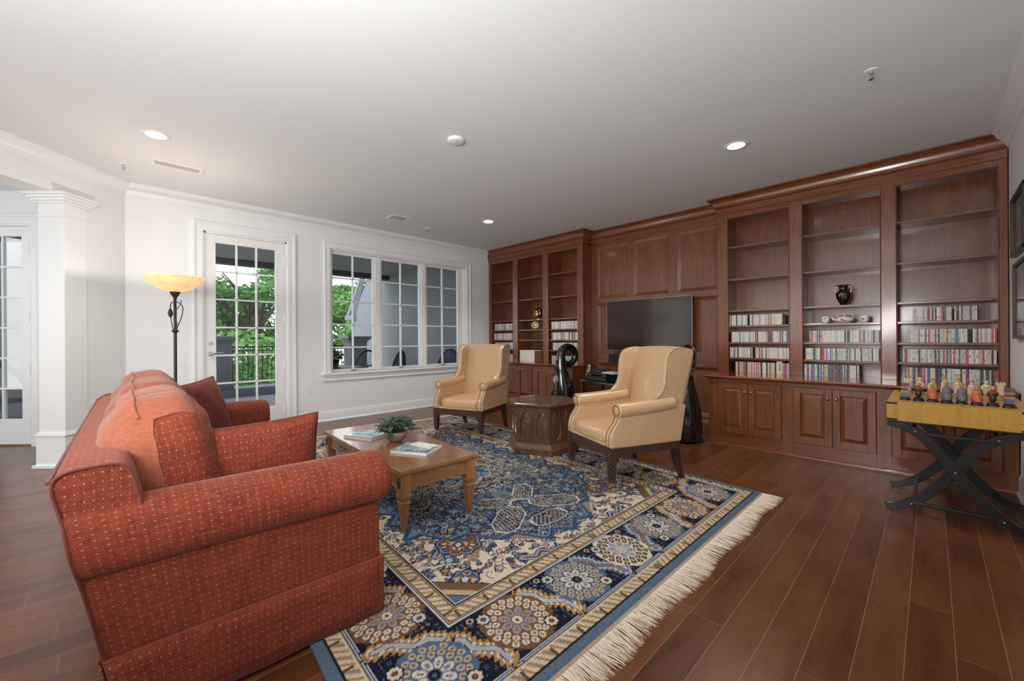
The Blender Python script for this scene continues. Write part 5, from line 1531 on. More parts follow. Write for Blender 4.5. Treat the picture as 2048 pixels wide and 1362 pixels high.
# body below the arms: sides, front and back with a skirt
def wall_grid(mb, p0, p1, z0, z1, n, k, fn=None, u0=0):
    """vertical sheet from p0 to p1 (plan points) with metre UVs"""
    pts = []; L = (Vector(p1) - Vector(p0)).length
    for i in range(n + 1):
        for j in range(k + 1):
            u, v = i / n, j / k; x = p0[0] + (p1[0] - p0[0]) * u; y = p0[1] + (p1[1] - p0[1]) * u; z = z0 + (z1 - z0) * v
            p = Vector((x, y, z)); 
            if fn: p = fn(p, u, v)
            pts.append(p)
    fs = []; uv = []
    for i in range(n):
        for j in range(k):
            a = i * (k + 1) + j; fs.append((a, a + k + 1, a + k + 2, a + 1))
            uv.append([(u0 + L * i / n, z0 + (z1 - z0) * j / k), (u0 + L * (i + 1) / n, z0 + (z1 - z0) * j / k), (u0 + L * (i + 1) / n, z0 + (z1 - z0) * (j + 1) / k), (u0 + L * i / n, z0 + (z1 - z0) * (j + 1) / k)])
    mb.add(pts, fs, uv)
def arm(y0, s, far=False):
    """s = +1: outer face looks to -y (near arm), s = -1: far arm"""
    # cross section (y, z), outer bottom round the roll to the inner bottom
    sec = [(0, .02), (0, .25), (0, .48), (-.012, .505), (-.040, .520), (-.062, .548), (-.070, .585), (-.064, .625), (-.042, .662), (-.006, .690), (.038, .705), (.085, .704), (.125, .690), (.155, .662), (.170, .625), (.176, .580), (.180, .50), (.182, .30), (.182, .02)]
    sec = [(p.x, p.y) for p in smoothpath([(a, b, 0) for a, b in sec], 3)]
    rings = []
    xs = [.012, .0, -.02, -.06, -.15, -.30, -.45, -.60, -.75, -.80]
    for x in xs:
        k = max(0, (x + .02) / .032); sc = 1 - .20 * k * k; rr = []
        for (a, b) in sec:
            cy0, cz0 = .055, .36
            if b > .45: cy0, cz0 = .055, .60
            aa = cy0 + (a - cy0) * (1 - .16 * k * k) if b > .47 else a + (.004 * k if a < .09 else -.004 * k); bb = cz0 + (b - cz0) * (1 - .16 * k * k) if b > .47 else b
            drop = 0
            if b > .5: drop = -.012 * max(0, x + .5) - .0 
            xr = x if x > -.1 else -.1 + (x + .1) * (.705 + .150 * b / .8) / .70
            if aa < 0 and x < -.1: aa *= 1 - .55 * min(1, (-x - .1) / .7)
            rr.append((xr + (.035 if b > .5 else 0) * (1 if x > -.05 else max(0, 1 + (x + .05) / .6)) - (.0 if b > .5 else .0), y0 + s * aa, bb + drop))
        rings.append(rr)
    m = MB(); m.loft(rings if s > 0 else [r[::-1] for r in rings], closed=False, caps=False)
    m.add(rings[0], [tuple(range(len(sec)))[::(1 if s > 0 else -1)]]); m.add(rings[-1], [tuple(range(len(sec)))[::(-1 if s > 0 else 1)]])
    # UV of the end cap
    o = m.build('arm', FB, t, smooth=60)
    return o
def fix_caps(o, ax=(1, 2)):
    me_ = o.data; lay = me_.uv_layers.active
    for p in me_.polygons:
        if len(p.vertices) > 4:
            for li in p.loop_indices:
                co_ = me_.vertices[me_.loops[li].vertex_index].co; lay.data[li].uv = (co_[ax[0]], co_[ax[1]])
fix_caps(arm(0, 1)); fix_caps(arm(LS, -1))
# outer face seam and skirts with pleats at the corners
def skirt_side(p0, p1, nrm):
    n_ = Vector((nrm[0], nrm[1], 0)); m = MB()
    bk = lambda p, v: Vector((-.050 * v if p.x < -.5 else 0, 0, 0)) * min(1, max(0, (-p.x - .5) / .3))
    def f(p, u, v): return p + bk(p, v) + n_ * (.010 + .010 * (1 - v) + .003 * math.sin(u * 17) * (1 - v))
    wall_grid(m, p0, p1, .018, .248, 24, 4, f)
    wall_grid(m, p0, p1, .2479, .248, 24, 1, lambda p, u, v: p + bk(p, 1) + n_ * (.010 * (1 - v)))
    o = m.build('skirt', FB, t, smooth=60); 
    md = o.modifiers.new('cloth', 'SOLIDIFY'); md.thickness = .006; md.offset = -1
skirt_side((-.802, -.002), (.010, -.002), (0, -1)); skirt_side((.010, LS + .002), (-.802, LS + .002), (0, 1)); skirt_side((.010, -.004), (.010, LS + .004), (1, 0)); skirt_side((-.802, LS), (-.802, 0), (-1, 0))
# box pleat flap at the near front corner
MB().box(.004, -.016, .02, .026, .010, .252).build('corner_pleat', FB, t, bevel=.006, boxuv=True)
# back frame: raked slab, slightly flared top
def back_slab():
    rings = []; 
    for k in range(17):
        y = -.0 + LS * k / 16; e = abs(k / 16 * 2 - 1); inset = .0
        out = [(-.800, .02), (-.847, .25), (-.886, .45), (-.928, .66), (-.952, .775), (-.952, .800), (-.935, .822), (-.88, .832), (-.83, .832), (-.795, .822), (-.780, .79), (-.745, .62), (-.715, .40), (-.70, .02)]
        if k in (0, 16): out = [(x_, z_ - .004 if z_ > .7 else z_) for x_, z_ in out]
        rings.append([(x_, y if 0 < k < 16 else y + (.004 if k == 0 else -.004), z_ + .010 * (1 - e * e) * (z_ > .7)) for x_, z_ in out])
    m = MB(); m.loft(rings[::-1]); o = m.build('back_frame', FB, t, smooth=50); fix_caps(o, (0, 2)); return o
back_slab()
for y, sg_ in ((.0, 1), (LS, -1)):
    MB().tube(smoothpath([(-.803, y - sg_ * .002, .03), (-.850, y - sg_ * .002, .25), (-.888, y - sg_ * .004, .45), (-.904, y - sg_ * .022, .53), (-.915, y - sg_ * .034, .585), (-.926, y - sg_ * .024, .655), (-.935, y - sg_ * .004, .695), (-.952, y, .785), (-.93, y, .820), (-.87, y, .829), (-.81, y, .825), (-.785, y, .79), (-.76, y, .68)], 4), .0042, 8).build('piping', PP, t, smooth=60)
MB().tube([(-.958, 0, .800), (-.958, LS, .800)], .006, 8).build('piping', PP, t, smooth=60)
# front rail and seat cushions
m = MB(); wall_grid(m, (.004, .17), (.004, LS - .17), .02, .31, 10, 3); m.build('front_rail', FB, t)
def wrinkle(seed, amp, f=9.0):
    rr = random.Random(seed); ph = [rr.uniform(0, 6) for _ in range(6)]
    def g(w, q):
        s_ = math.sin(f * q[0] + ph[0] + 2 * math.sin(3 * q[1] + ph[1])) * math.sin(f * .7 * q[1] + ph[2]) + .5 * math.sin(f * 2.3 * (q[1] + .4 * q[2]) + ph[3])
        return w * (1 + amp * s_)
    return g
cw = (LS - .36) / 3
for k in range(3):
    y = .18 + cw * (k + .5); g0 = wrinkle(10 + k, .006)
    def fn(w, q, g0=g0): w = g0(w, q); w.z += .018 * (1 - q[0] ** 2) * (1 - q[1] ** 2) * (1 if q[2] > 0 else 0); return w
    m = MB(); m.rbox((-.32, y, .385), (.68, cw - .004, .16), 7, 14, fn); m.build('seat_cushion', FB, t, smooth=80, weld=True)
# back cushions: plump, patterned boxing at the sides, plain napped velvet back and crown
cush_mats = [FB, VL]
for k in range(3):
    y = .19 + cw * (k + .5) - .005; D_, W_, H_ = .275, cw + .010, .555
    rr = random.Random(20 + k); ph = rr.uniform(0, 6)
    def fn(w, q, ph=ph):
        kx = (1 - q[1] ** 2) ** .5 if abs(q[1]) < 1 else 0; kz = (1 - abs(q[2]) ** 3)
        w.x += (.030 if q[0] > 0 else -.052) * abs(q[0]) * kz * (.55 + .45 * kx)
        w.y *= 1 + .05 * (1 - q[2] ** 2) * (1 - q[0] ** 2)
        if q[2] > .2:
            w.z += .020 * (1 - q[1] ** 2) * (1 - q[0] ** 2) * q[2]
            # gathered crown: folds running from back to front
            w.z += .0075 * math.sin(w.y * 105 + ph + 1.2 * math.sin(w.x * 11 + ph)) * q[2] ** 2 * (1 - q[0] ** 4) * (.4 + .6 * abs(q[1])) + .004 * math.sin(w.y * 41 + 2 * ph + w.x * 9) * (1 - q[0] ** 2)
            w.z -= .020 * abs(q[1]) ** 6
        w.x += .0025 * math.sin(w.z * 60 + ph + w.y * 14); w.y += .003 * math.sin(w.z * 47 + w.x * 23 + ph) * (1 - q[1] ** 2 * 0) 
        return w
    rot = Matrix.Rotation(R_(-9), 3, 'Y')
    m = MB(); m.rbox((-.685, y, .705), (D_, W_, H_), 4.5, 40, fn, rot, mm=lambda ax, sg, q: 1 if (ax == 2 or (ax == 0 and sg < 0) or (ax == 1 and q[0] < -.12)) else 0)
    o = m.build('back_cushion', cush_mats, t, smooth=80, weld=True)
    # welts round the crown
    c0 = Vector((-.685, y, .705)); fnn = fn
    for sx in (-1, ):
        pts = []
        for j in range(25):
            qy = -1 + 2 * j / 24; q_ = (sx * .40, qy * .97, 1.0); l = (abs(q_[0]) ** 4.5 + abs(q_[1]) ** 4.5 + abs(q_[2]) ** 4.5) ** (1 / 4.5)
            w = fn(Vector((q_[0] / l * D_ / 2, q_[1] / l * W_ / 2, q_[2] / l * H_ / 2)), (q_[0], q_[1], q_[2])); pts.append(c0 + rot @ w * 1.006)
        MB().tube(pts, .0065, 8).build('piping', VL, o, smooth=60)
    for sy in (-1, 1):
        pts = []
        for (qx, qz) in [(-.12, -.9 + 1.88 * j / 14) for j in range(15)] + [(-.12 + 1.0 * j / 10, 1.0) for j in range(1, 11)]:
            q_ = (qx, sy * 1.0, qz); l = (abs(q_[0]) ** 4.5 + abs(q_[1]) ** 4.5 + abs(q_[2]) ** 4.5) ** (1 / 4.5)
            w = fn(Vector((q_[0] / l * D_ / 2, q_[1] / l * W_ / 2, q_[2] / l * H_ / 2)), (qx, sy * 1.0, qz)); pts.append(c0 + rot @ w * 1.004)
        MB().tube(pts, .0045, 8).build('piping', VL, o, smooth=60)
# throw pillows (things of their own)
def throw_pillow(loc, M3, w, h, T, mat, lb, seed):
    t2 = thing('throw_pillow', loc, 0, lb, 'pillow', 'throw pillows on the sofa')
    n = 22; rr = random.Random(seed); ph = rr.uniform(0, 6)
    def P_(u, v, sg):
        ex = 1 - .055 * (1 - v * v) ** 1.0; ey = 1 - .055 * (1 - u * u)
        th = T * (max(0, 1 - u * u) * max(0, 1 - v * v)) ** .42
        th += .004 * math.sin(9 * u + 4 * v + ph) * (1 - u * u) * (1 - v * v)
        return Vector((sg * th, u * w / 2 * ex, v * h / 2 * ey))
    m = MB(); m.T = M3.to_4x4()
    for sg in (-1, 1):
        pts = []; uv = []
        for i in range(n + 1):
            for j in range(n + 1):
                u = math.sin(PI / 2 * (-1 + 2 * i / n)); v = math.sin(PI / 2 * (-1 + 2 * j / n)); pts.append(P_(u, v, sg)); uv.append((u * w / 2, v * h / 2))
        fs = []; uvs = []
        for i in range(n):
            for j in range(n):
                q_ = [i * (n + 1) + j, (i + 1) * (n + 1) + j, (i + 1) * (n + 1) + j + 1, i * (n + 1) + j + 1]
                if sg < 0: q_ = q_[::-1]
                fs.append(tuple(q_)); uvs.append([uv[k] for k in q_])
        m.add(pts, fs, uvs)
    m.build('cover', mat, t2, smooth=80, weld=True)
    m = MB(); m.T = M3.to_4x4(); pts = []
    for (a, b) in [(-1 + 2 * k / 16, -1) for k in range(16)] + [(1, -1 + 2 * k / 16) for k in range(16)] + [(1 - 2 * k / 16, 1) for k in range(16)] + [(-1, 1 - 2 * k / 16) for k in range(16)]:
        p = P_(a, b, 0); pts.append(p * 1.0)
    m.tube(pts, .0062, 8, closed=True); m.build('piping', PP, t2, smooth=60)
    return t2
SM = Matrix.Translation(SO) @ Matrix.Rotation(SR, 4, 'Z')
def s_pt(x, y, z): return SM @ Vector((x, y, z))
# near pillow leans on the near arm, its face looks along the sofa
A = (Matrix.Rotation(SR + R_(85), 3, 'Z') @ Matrix.Rotation(R_(-14), 3, 'Y') @ Matrix.Rotation(R_(-3), 3, 'X'))
throw_pillow(s_pt(-.395, .335, .640), A, .50, .44, .085, FB, 'rust throw pillow with dark red piping leaning on the near sofa arm', 1)
A = (Matrix.Rotation(SR + R_(-38), 3, 'Z') @ Matrix.Rotation(R_(-16), 3, 'Y') @ Matrix.Rotation(R_(4), 3, 'X'))
throw_pillow(s_pt(-.43, 1.82, .68), A, .50, .48, .085, M['chenille_wine'], 'wine red throw pillow at the far end of the sofa', 2)

# ================================================================== COFFEE TABLE
CT_ = R_(-3.55)
t = thing('coffee_table', (1.579, 2.955, RUGZ), CT_, 'rectangular honey brown wooden coffee table on the rug beside the sofa', 'table')
TW, TWZ = M['table_wood'], M['table_wood_z']
hw, hl, hz = .287, .738, .388
m = MB(); m.box(-hw, -hl, hz - .026, hw, hl, hz); m.build('table_top', TW, t, bevel=.004)
MB().box(-hw + .010, -hl + .010, hz - .036, hw - .010, hl - .010, hz - .026).build('top_moulding', TW, t, bevel=.003)
MB().box(-hw + .05, -hl + .032, hz - .125, hw - .05, -hl + .045, hz - .036).box(-hw + .05, hl - .045, hz - .125, hw - .05, hl - .032, hz - .036).box(-hw + .032, -hl + .05, hz - .125, -hw + .045, hl - .05, hz - .036).box(hw - .045, -hl + .05, hz - .125, hw - .032, hl - .05, hz - .036).build('apron', TW, t, bevel=.002)
MB().box(-hw + .04, -hl + .026, hz - .130, hw - .04, -hl + .046, hz - .120).box(-hw + .026, -hl + .04, hz - .130, -hw + .046, hl - .04, hz - .120).box(hw - .046, -hl + .04, hz - .130, hw - .026, hl - .04, hz - .120).box(-hw + .04, hl - .046, hz - .130, hw - .04, hl - .026, hz - .120).build('bead_moulding', TW, t, bevel=.002)
for sx in (-1, 1):
    for k in (-1, 1):
        MB().box(sx * (hw - .034), k * .335 - .27, hz - .112, sx * (hw - .026), k * .335 + .27, hz - .046).build('drawer_front', TW, t, bevel=.003)
        d = [o for o in t.children if o.name.startswith('drawer_front')][-1]
        m = MB(); y = k * .335; X_ = sx * (hw - .026)
        m.tube(smoothpath([(X_, y - .045, hz - .075), (X_ + sx * .014, y - .045, hz - .080), (X_ + sx * .018, y - .025, hz - .098), (X_ + sx * .018, y + .025, hz - .098), (X_ + sx * .014, y + .045, hz - .080), (X_, y + .045, hz - .075)], 5), .0035, 8)
        for e_ in (-.045, .045): m.lathe([(0, -.004), (.010, -.003), (.010, .003)][:: 1], (X_, y + e_, hz - .075), 10, 'x')
        m.build('bail_handle', M['dark_iron'], d, smooth=60)
for sx in (-1, 1):
    for sy in (-1, 1):
        cx0, cy0 = sx * (hw - .045), sy * (hl - .045)
        m = MB(); m.box(cx0 - .033, cy0 - .033, hz - .150, cx0 + .033, cy0 + .033, hz - .036)
        rings = []
        for z, w in ((hz - .150, .036), (hz - .156, .036), (hz - .170, .036), (hz - .198, .026), (hz - .200, .032), (hz - .206, .034), (hz - .212, .034), (hz - .214, .029), (.10, .021), (.020, .014), (0, .012)):
            rings.append([(cx0 - w, cy0 - w, z), (cx0 + w, cy0 - w, z), (cx0 + w, cy0 + w, z), (cx0 - w, cy0 + w, z)])
        m.loft(rings[::-1])
        lg = m.build('leg', TWZ, t, bevel=.002)
        m = MB()
        for a_, (nx_, ny_) in enumerate(((1, 0), (-1, 0), (0, 1), (0, -1))):
            for q_ in (-.016, -.008, 0, .008, .016):
                pz = [(hz - .168, .036), (hz - .196, .027)]
                p0 = Vector((cx0 + nx_ * pz[0][1] + (q_ if nx_ == 0 else 0), cy0 + ny_ * pz[0][1] + (q_ if ny_ == 0 else 0), pz[0][0])); p1 = Vector((cx0 + nx_ * pz[1][1] + (q_ * .75 if nx_ == 0 else 0), cy0 + ny_ * pz[1][1] + (q_ * .75 if ny_ == 0 else 0), pz[1][0]))
                m.tube([p0, p1], .0022, 6)
            for q_ in (-.012, .012):
                m.tube([(cx0 + nx_ * .0272 + (q_ if nx_ == 0 else 0), cy0 + ny_ * .0272 + (q_ if ny_ == 0 else 0), hz - .230), (cx0 + nx_ * .0180 + (q_ * .5 if nx_ == 0 else 0), cy0 + ny_ * .0180 + (q_ * .5 if ny_ == 0 else 0), .07)], .0016, 6)
        m.build('reeding', M['table_wood_z'], lg, smooth=60)
        m = MB(); X_ = sx * (hw - .012)
        m.tube([(X_ + sx * .004, cy0 + .012 * math.cos(a), hz - .088 + .026 * math.sin(a)) for a in [2 * PI * k / 14 for k in range(14)]], .0035, 6, closed=True)
        m.lathe([(0, -.004), (.009, -.003), (.009, .004)], (X_, cy0, hz - .060), 10, 'x')
        m.build('ring_pull', M['dark_iron'], lg, smooth=60)
CM = Matrix.Translation((1.579, 2.955, RUGZ + hz)) @ Matrix.Rotation(CT_, 4, 'Z'); CMi = CM.inverted()
# plant in a low bowl
t = thing('potted_plant', (1.60, 2.93, RUGZ + hz), 0, 'small dark green leafy plant in a brown bowl on the coffee table', 'plant')
MB().lathe([(0, 0), (.040, 0), (.048, .006), (.078, .030), (.092, .060), (.088, .078), (.082, .078), (.080, .066), (0, .062)], seg=32).build('bowl', M['bowl_clay'], t, smooth=50)
m = MB(); rnd = random.Random(8)
for k in range(64):
    a = rnd.uniform(0, 2 * PI); el = rnd.uniform(-.05, 1.35); rr_ = rnd.uniform(.045, .105); 
    stem0 = Vector((.02 * math.cos(a), .02 * math.sin(a), .06)); tip = Vector((math.cos(a) * rr_ * (1.15 * math.cos(el) + .25), math.sin(a) * rr_ * (1.15 * math.cos(el) + .25), .075 + math.sin(max(el, 0)) * .105 * rnd.uniform(.7, 1.15)))
    m.tube([stem0, (stem0 + tip) / 2 + Vector((0, 0, .012)), tip], .0018, 5)
    out = Vector((math.cos(a), math.sin(a), rnd.uniform(-.5, .5))).normalized(); side = out.cross(Vector((0, 0, 1))).normalized(); nn = side.cross(out).normalized(); s_ = rnd.uniform(.028, .045)
    rings_ = []
    N_ = 7; pts = []
    for i in range(N_):
        u = i / (N_ - 1); ww = math.sin(PI * min(1, u * .92 + .04)) ** .7 * (.42 if u < .9 else .2); bend = .25 * math.sin(PI * u) - .35 * u * u
        c_ = tip + out * s_ * (u * 1.5 - .4) + nn * s_ * bend
        pts += [c_ - side * s_ * ww * 1.3 - nn * s_ * .10, c_ - side * s_ * ww * .6, c_ + nn * s_ * .06, c_ + side * s_ * ww * .6, c_ + side * s_ * ww * 1.3 - nn * s_ * .10]
    fs = []
    for i in range(N_ - 1):
        for j in range(4): o_ = i * 5 + j; fs.append((o_, o_ + 1, o_ + 6, o_ + 5))
    m.add(pts, fs)
m.build('leaves', M['leaf_house'], t, smooth=80)
m = MB(); m.lathe([(0, .060), (.078, .066), (0, .070)], seg=20); m.build('soil', M['soil'], t)
m = MB(); m.sph((-.068, -.045, .066), .018, 8, 5, (.8, 1.1, .4)); m.build('dry_leaf', plain('dry_leaf_tan', (.45, .28, .14), .7), t, smooth=60)
# magazines
def magazine(name, px, py, w, h, th, rz, lb, cover, cat, n=1):
    t_ = thing(name, (px, py, RUGZ + hz + .0), rz, lb, cat, None)
    MB().box(-w / 2, -h / 2, 0, w / 2, h / 2, th - .001).build('pages', M['paper'], t_, bevel=.001)
    MB().box(-w / 2 - .001, -h / 2 - .001, th - .001, w / 2 + .001, h / 2 + .001, th).build('cover', cover, t_)
    return t_
def cover_mat(name, stops, scale, seed):
    n = NT(name); c = n.noise(n.coord('Object', (scale, scale, scale), (seed, seed, 0)), 1.0, 5, .65, .9); n.base(Base_Color=n.ramp(c, *stops), Roughness=.25, Coat_Weight=.4); return n.m
cv1 = cover_mat('landscape_cover', ((.3, (.04, .07, .09)), (.45, (.20, .30, .36)), (.55, (.50, .56, .60)), (.68, (.30, .26, .12))), 9, 1)
cv2 = cover_mat('sea_cover', ((.35, (.10, .16, .20)), (.5, (.35, .45, .52)), (.62, (.60, .62, .60))), 6, 2)
def tpt(u, v): return CM @ Vector((u, v, 0))
magazine('magazine', 1.575, 2.585, .235, .285, .010, R_(28), 'lower magazine lying nearest on the coffee table under the picture magazine', M['paper'], 'magazine')
t2 = magazine('magazine', 1.572, 2.588, .230, .280, .008, R_(29), 'magazine with landscape picture cover on top, in front of the plant bowl', cv1, 'magazine'); t2.location.z += .0105
t3 = magazine('leaflet', 1.640, 2.600, .10, .20, .003, R_(14), 'folded white leaflet on the picture magazine', M['paper'], 'leaflet'); t3.location.z += .019
magazine('book', 1.52, 3.25, .23, .285, .012, R_(22), 'lower book lying behind the plant bowl on the coffee table', M['bowl_clay'], 'book')
t4 = magazine('magazine', 1.522, 3.25, .222, .275, .008, R_(23), 'pale blue magazine behind the plant bowl', cv2, 'magazine'); t4.location.z += .0125

# ================================================================== HEXAGONAL DRUM TABLE
HC = Vector((3.37, 2.97, RUGZ)); ha = R_(-65.4)
t = thing('hexagonal_table', HC, ha, 'dark oak hexagonal drum table with arched panels between the two armchairs', 'table')
OK_, OT = M['oak'], M['oak_top']
# corners: side length .40 for the top; local frame has a side parallel to x facing -y
def hexa(r, z, rot=0): return [(r * math.cos(PI / 3 * k), r * math.sin(PI / 3 * k), z) for k in range(6)]
def hexloft(mb, prof): mb.loft([hexa(r, z) for r, z in prof])
m = MB(); hexloft(m, [(.380, .474), (.390, .482), (.402, .490), (.404, .503), (.396, .512), (.384, .516)]); m.build('table_top', OT, t)
m = MB(); m.loft([hexa(.31, .5162), hexa(.308, .5168)]); m.build('top_inlay', OK_, t)
m = MB(); hexloft(m, [(.365, .455), (.365, .478)]); hexloft(m, [(.336, .10), (.336, .456)]); m.build('body', OK_, t)
m = MB(); hexloft(m, [(.398, .0), (.398, .055), (.390, .062), (.382, .070), (.370, .090), (.362, .10), (.356, .108)]); m.build('plinth', OK_, t)
for k in range(6):
    a = PI / 3 * k + PI / 6; nrm_ = Vector((math.cos(a), math.sin(a), 0)); tan_ = Vector((-math.sin(a), math.cos(a), 0)); ap = .352 * math.cos(PI / 6)
    for s_ in (-1, 1):
        cxp = s_ * .085; pts = []
        w_, zb, zt = .060, .135, .430
        out = [(-w_, zb + .055), (-w_, zt - .075), (-w_ + .012, zt - .068), (-.036, zt - .055)] + [(.038 * math.cos(b), zt - .038 + .038 * math.sin(b)) for b in [PI * (1 - j / 10) for j in range(11)]] + [(.036, zt - .055), (w_ - .012, zt - .068), (w_, zt - .075), (w_, zb + .055), (.046, zb + .030), (.036, zb + .024)] + [(.028 * math.cos(b), zb + .022 + .020 * math.sin(b)) for b in [-PI * j / 8 for j in range(9)]] + [(-.036, zb + .024), (-.046, zb + .030)]
        # side plate cut out around the sunk arch
        hw_, z0_, z1_ = .088, .10, .457; cc = (0, .28); n_o = len(out); rect = []
        for (u, v) in out:
            du, dv = u - cc[0], v - cc[1]; f_ = min(hw_ / abs(du) if abs(du) > 1e-6 else 9e9, (z1_ - cc[1]) / dv if dv > 0 else ((z0_ - cc[1]) / dv if dv < 0 else 9e9)); rect.append([cc[0] + du * f_, cc[1] + dv * f_])
        for cu, cv_ in ((-hw_, z0_), (-hw_, z1_), (hw_, z0_), (hw_, z1_)):
            j = min(range(n_o), key=lambda q_: (rect[q_][0] - cu) ** 2 + (rect[q_][1] - cv_) ** 2); rect[j] = [cu, cv_]
        W3 = lambda u, v, h: nrm_ * (ap + h) + tan_ * (cxp + u) + Vector((0, 0, v))
        m = MB(); m.loft([[W3(u, v, -.014) for u, v in rect], [W3(u, v, 0) for u, v in rect], [W3(u * 1.05, .28 + (v - .28) * 1.02, 0) for u, v in out], [W3(u * 1.0, v, .004) for u, v in out], [W3(u * .96, .28 + (v - .28) * .98, .002) for u, v in out], [W3(u * .90, .28 + (v - .28) * .95, -.0125) for u, v in out]], caps=False)
        m.build('arched_frame', OK_, t, smooth=35)
        m = MB(); m.loft([[W3(u * .93, .28 + (v - .28) * .97, -.013) for u, v in out], [W3(u * .62, .28 + (v - .28) * .84, -.0085) for u, v in out]])
        pn = m.build('arched_panel', OK_, t, smooth=50)
        if k in (3, 4) and s_ == (-1 if k == 4 else 1) or (k == 3 and s_ == 1):
            c_ = nrm_ * (ap - .004) + tan_ * cxp + Vector((0, 0, .315))
            m = MB(); m.sph(c_ + Vector((0, 0, .018)), .010, 10, 6); m.tube([c_ + nrm_ * .006 + tan_ * .024 * math.cos(b) + Vector((0, 0, -.008 + .024 * math.sin(b))) for b in [2 * PI * j / 20 for j in range(20)]], .003, 8, closed=True)
            m.build('ring_pull', M['old_brass'], pn, smooth=60)

# ================================================================== FLOOR LAMP
LP = Vector((.462, 5.10, 0))
t = thing('floor_lamp', LP, 0, 'lit torchiere floor lamp with amber glass bowl and dark stem behind the sofa', 'lamp')
IR = M['dark_iron']
MB().lathe([(0, 0), (.14, 0), (.145, .008), (.13, .018), (.06, .030), (.025, .045), (.018, .07), (0, .07)], seg=32).build('base', IR, t, smooth=50)
m = MB(); m.lathe([(.013, .06), (.013, 1.27), (.020, 1.275), (.028, 1.285), (.026, 1.296), (.016, 1.30), (.012, 1.31), (.0125, 1.60), (.018, 1.606), (.016, 1.615), (.030, 1.63), (.044, 1.665), (.046, 1.680), (0, 1.680)], seg=18); m.build('pole', IR, t, smooth=50)
# stem ornament spreads across the picture plane, i.e. along the camera's right
m = MB()
def lr(a, z, f=0): return (rt.x * a + fwd.x * f, rt.y * a + fwd.y * f, z)
m.tube(smoothpath([lr(-.018, 1.30), lr(-.030, 1.38, -.01), lr(-.028, 1.43, -.01), lr(-.005, 1.445, -.015), lr(.018, 1.41, -.015), lr(.018, 1.34)], 6), .0038, 8)
m.tube(smoothpath([lr(.012, 1.30), lr(.045, 1.38), lr(.072, 1.46), lr(.068, 1.53), lr(.03, 1.565, -.014), lr(-.022, 1.56, -.014), lr(-.044, 1.525), lr(-.046, 1.50)], 6), .0042, 8)
m.tube(smoothpath([lr(.014, 1.48, -.016), lr(.045, 1.52, -.01), lr(.058, 1.56), lr(.056, 1.585)], 5), .0038, 8)
m.build('vine_scroll', IR, t, smooth=60)
m = MB(); m.T = Matrix.Translation(lr(-.046, 1.462)); m.rbox((0, 0, 0), (.040, .040, .092), 1.5, 8); m.build('leaf', IR, t, smooth=70)
m = MB(); pr = [(.0, 1.662), (.05, 1.664), (.10, 1.678), (.15, 1.704), (.20, 1.748), (.232, 1.798), (.236, 1.806), (.230, 1.806), (.196, 1.760), (.147, 1.714), (.09, 1.688), (.04, 1.676), (0, 1.675)]
m.lathe([(p.x, p.y) for p in smoothpath([(a, b, 0) for a, b in pr], 3)], seg=48); m.build('lamp_shade', M['amber_glass'], t, smooth=60)
MB().lathe([(0, 1.70), (.018, 1.70), (.024, 1.73), (.020, 1.755), (0, 1.765)], seg=14).build('bulb', emis('glowing_bulb', (1, .93, .80), 20), t, smooth=60)
d = bpy.data.lights.new('torchiere_light', 'POINT'); d.energy = 15; d.color = (1, .93, .82); d.shadow_soft_size = .022
o = bpy.data.objects.new('torchiere_light', d); COL.objects.link(o); o.location = LP + Vector((0, 0, 1.795))

# ================================================================== GAME TABLE
GX0, GX1, GY0, GY1, GZ0, GZ1 = 3.82, 4.66, -.425, .218, .622, .750
gc = Vector(((GX0 + GX1) / 2, (GY0 + GY1) / 2, 0))
t = thing('game_table', gc, 0, 'yellow wooden chess table on a black crossed leg stand in front of the right bookcase', 'table')
YW, BL_ = M['yellow_wood'], M['black_lacquer']
MB().box(GX0, GY0, GZ0, GX1, GY1, GZ1).build('box', YW, t, org=gc, bevel=.003)
for sx, X_ in ((-1, GX0), (1, GX1)):
    for sy, Y_ in ((-1, GY0), (1, GY1)):
        for z in (GZ1 - .016, GZ0 + .002):
            a0, a1 = (X_ - .0015, X_ + .055) if sx < 0 else (X_ - .055, X_ + .0015); b0_, b1_ = (Y_ - .055, Y_ + .0015) if sy > 0 else (Y_ - .0015, Y_ + .055)
            m = MB()
            xx = X_ - .0015 if sx < 0 else X_; m.box(xx, b0_, z, xx + .0015, b1_, z + .014)
            yv = Y_ if sy > 0 else Y_ - .0015; m.box(a0, yv, z, a1, yv + .0015, z + .014)
            m.build('corner_strap', M['black_metal'], t, org=gc)
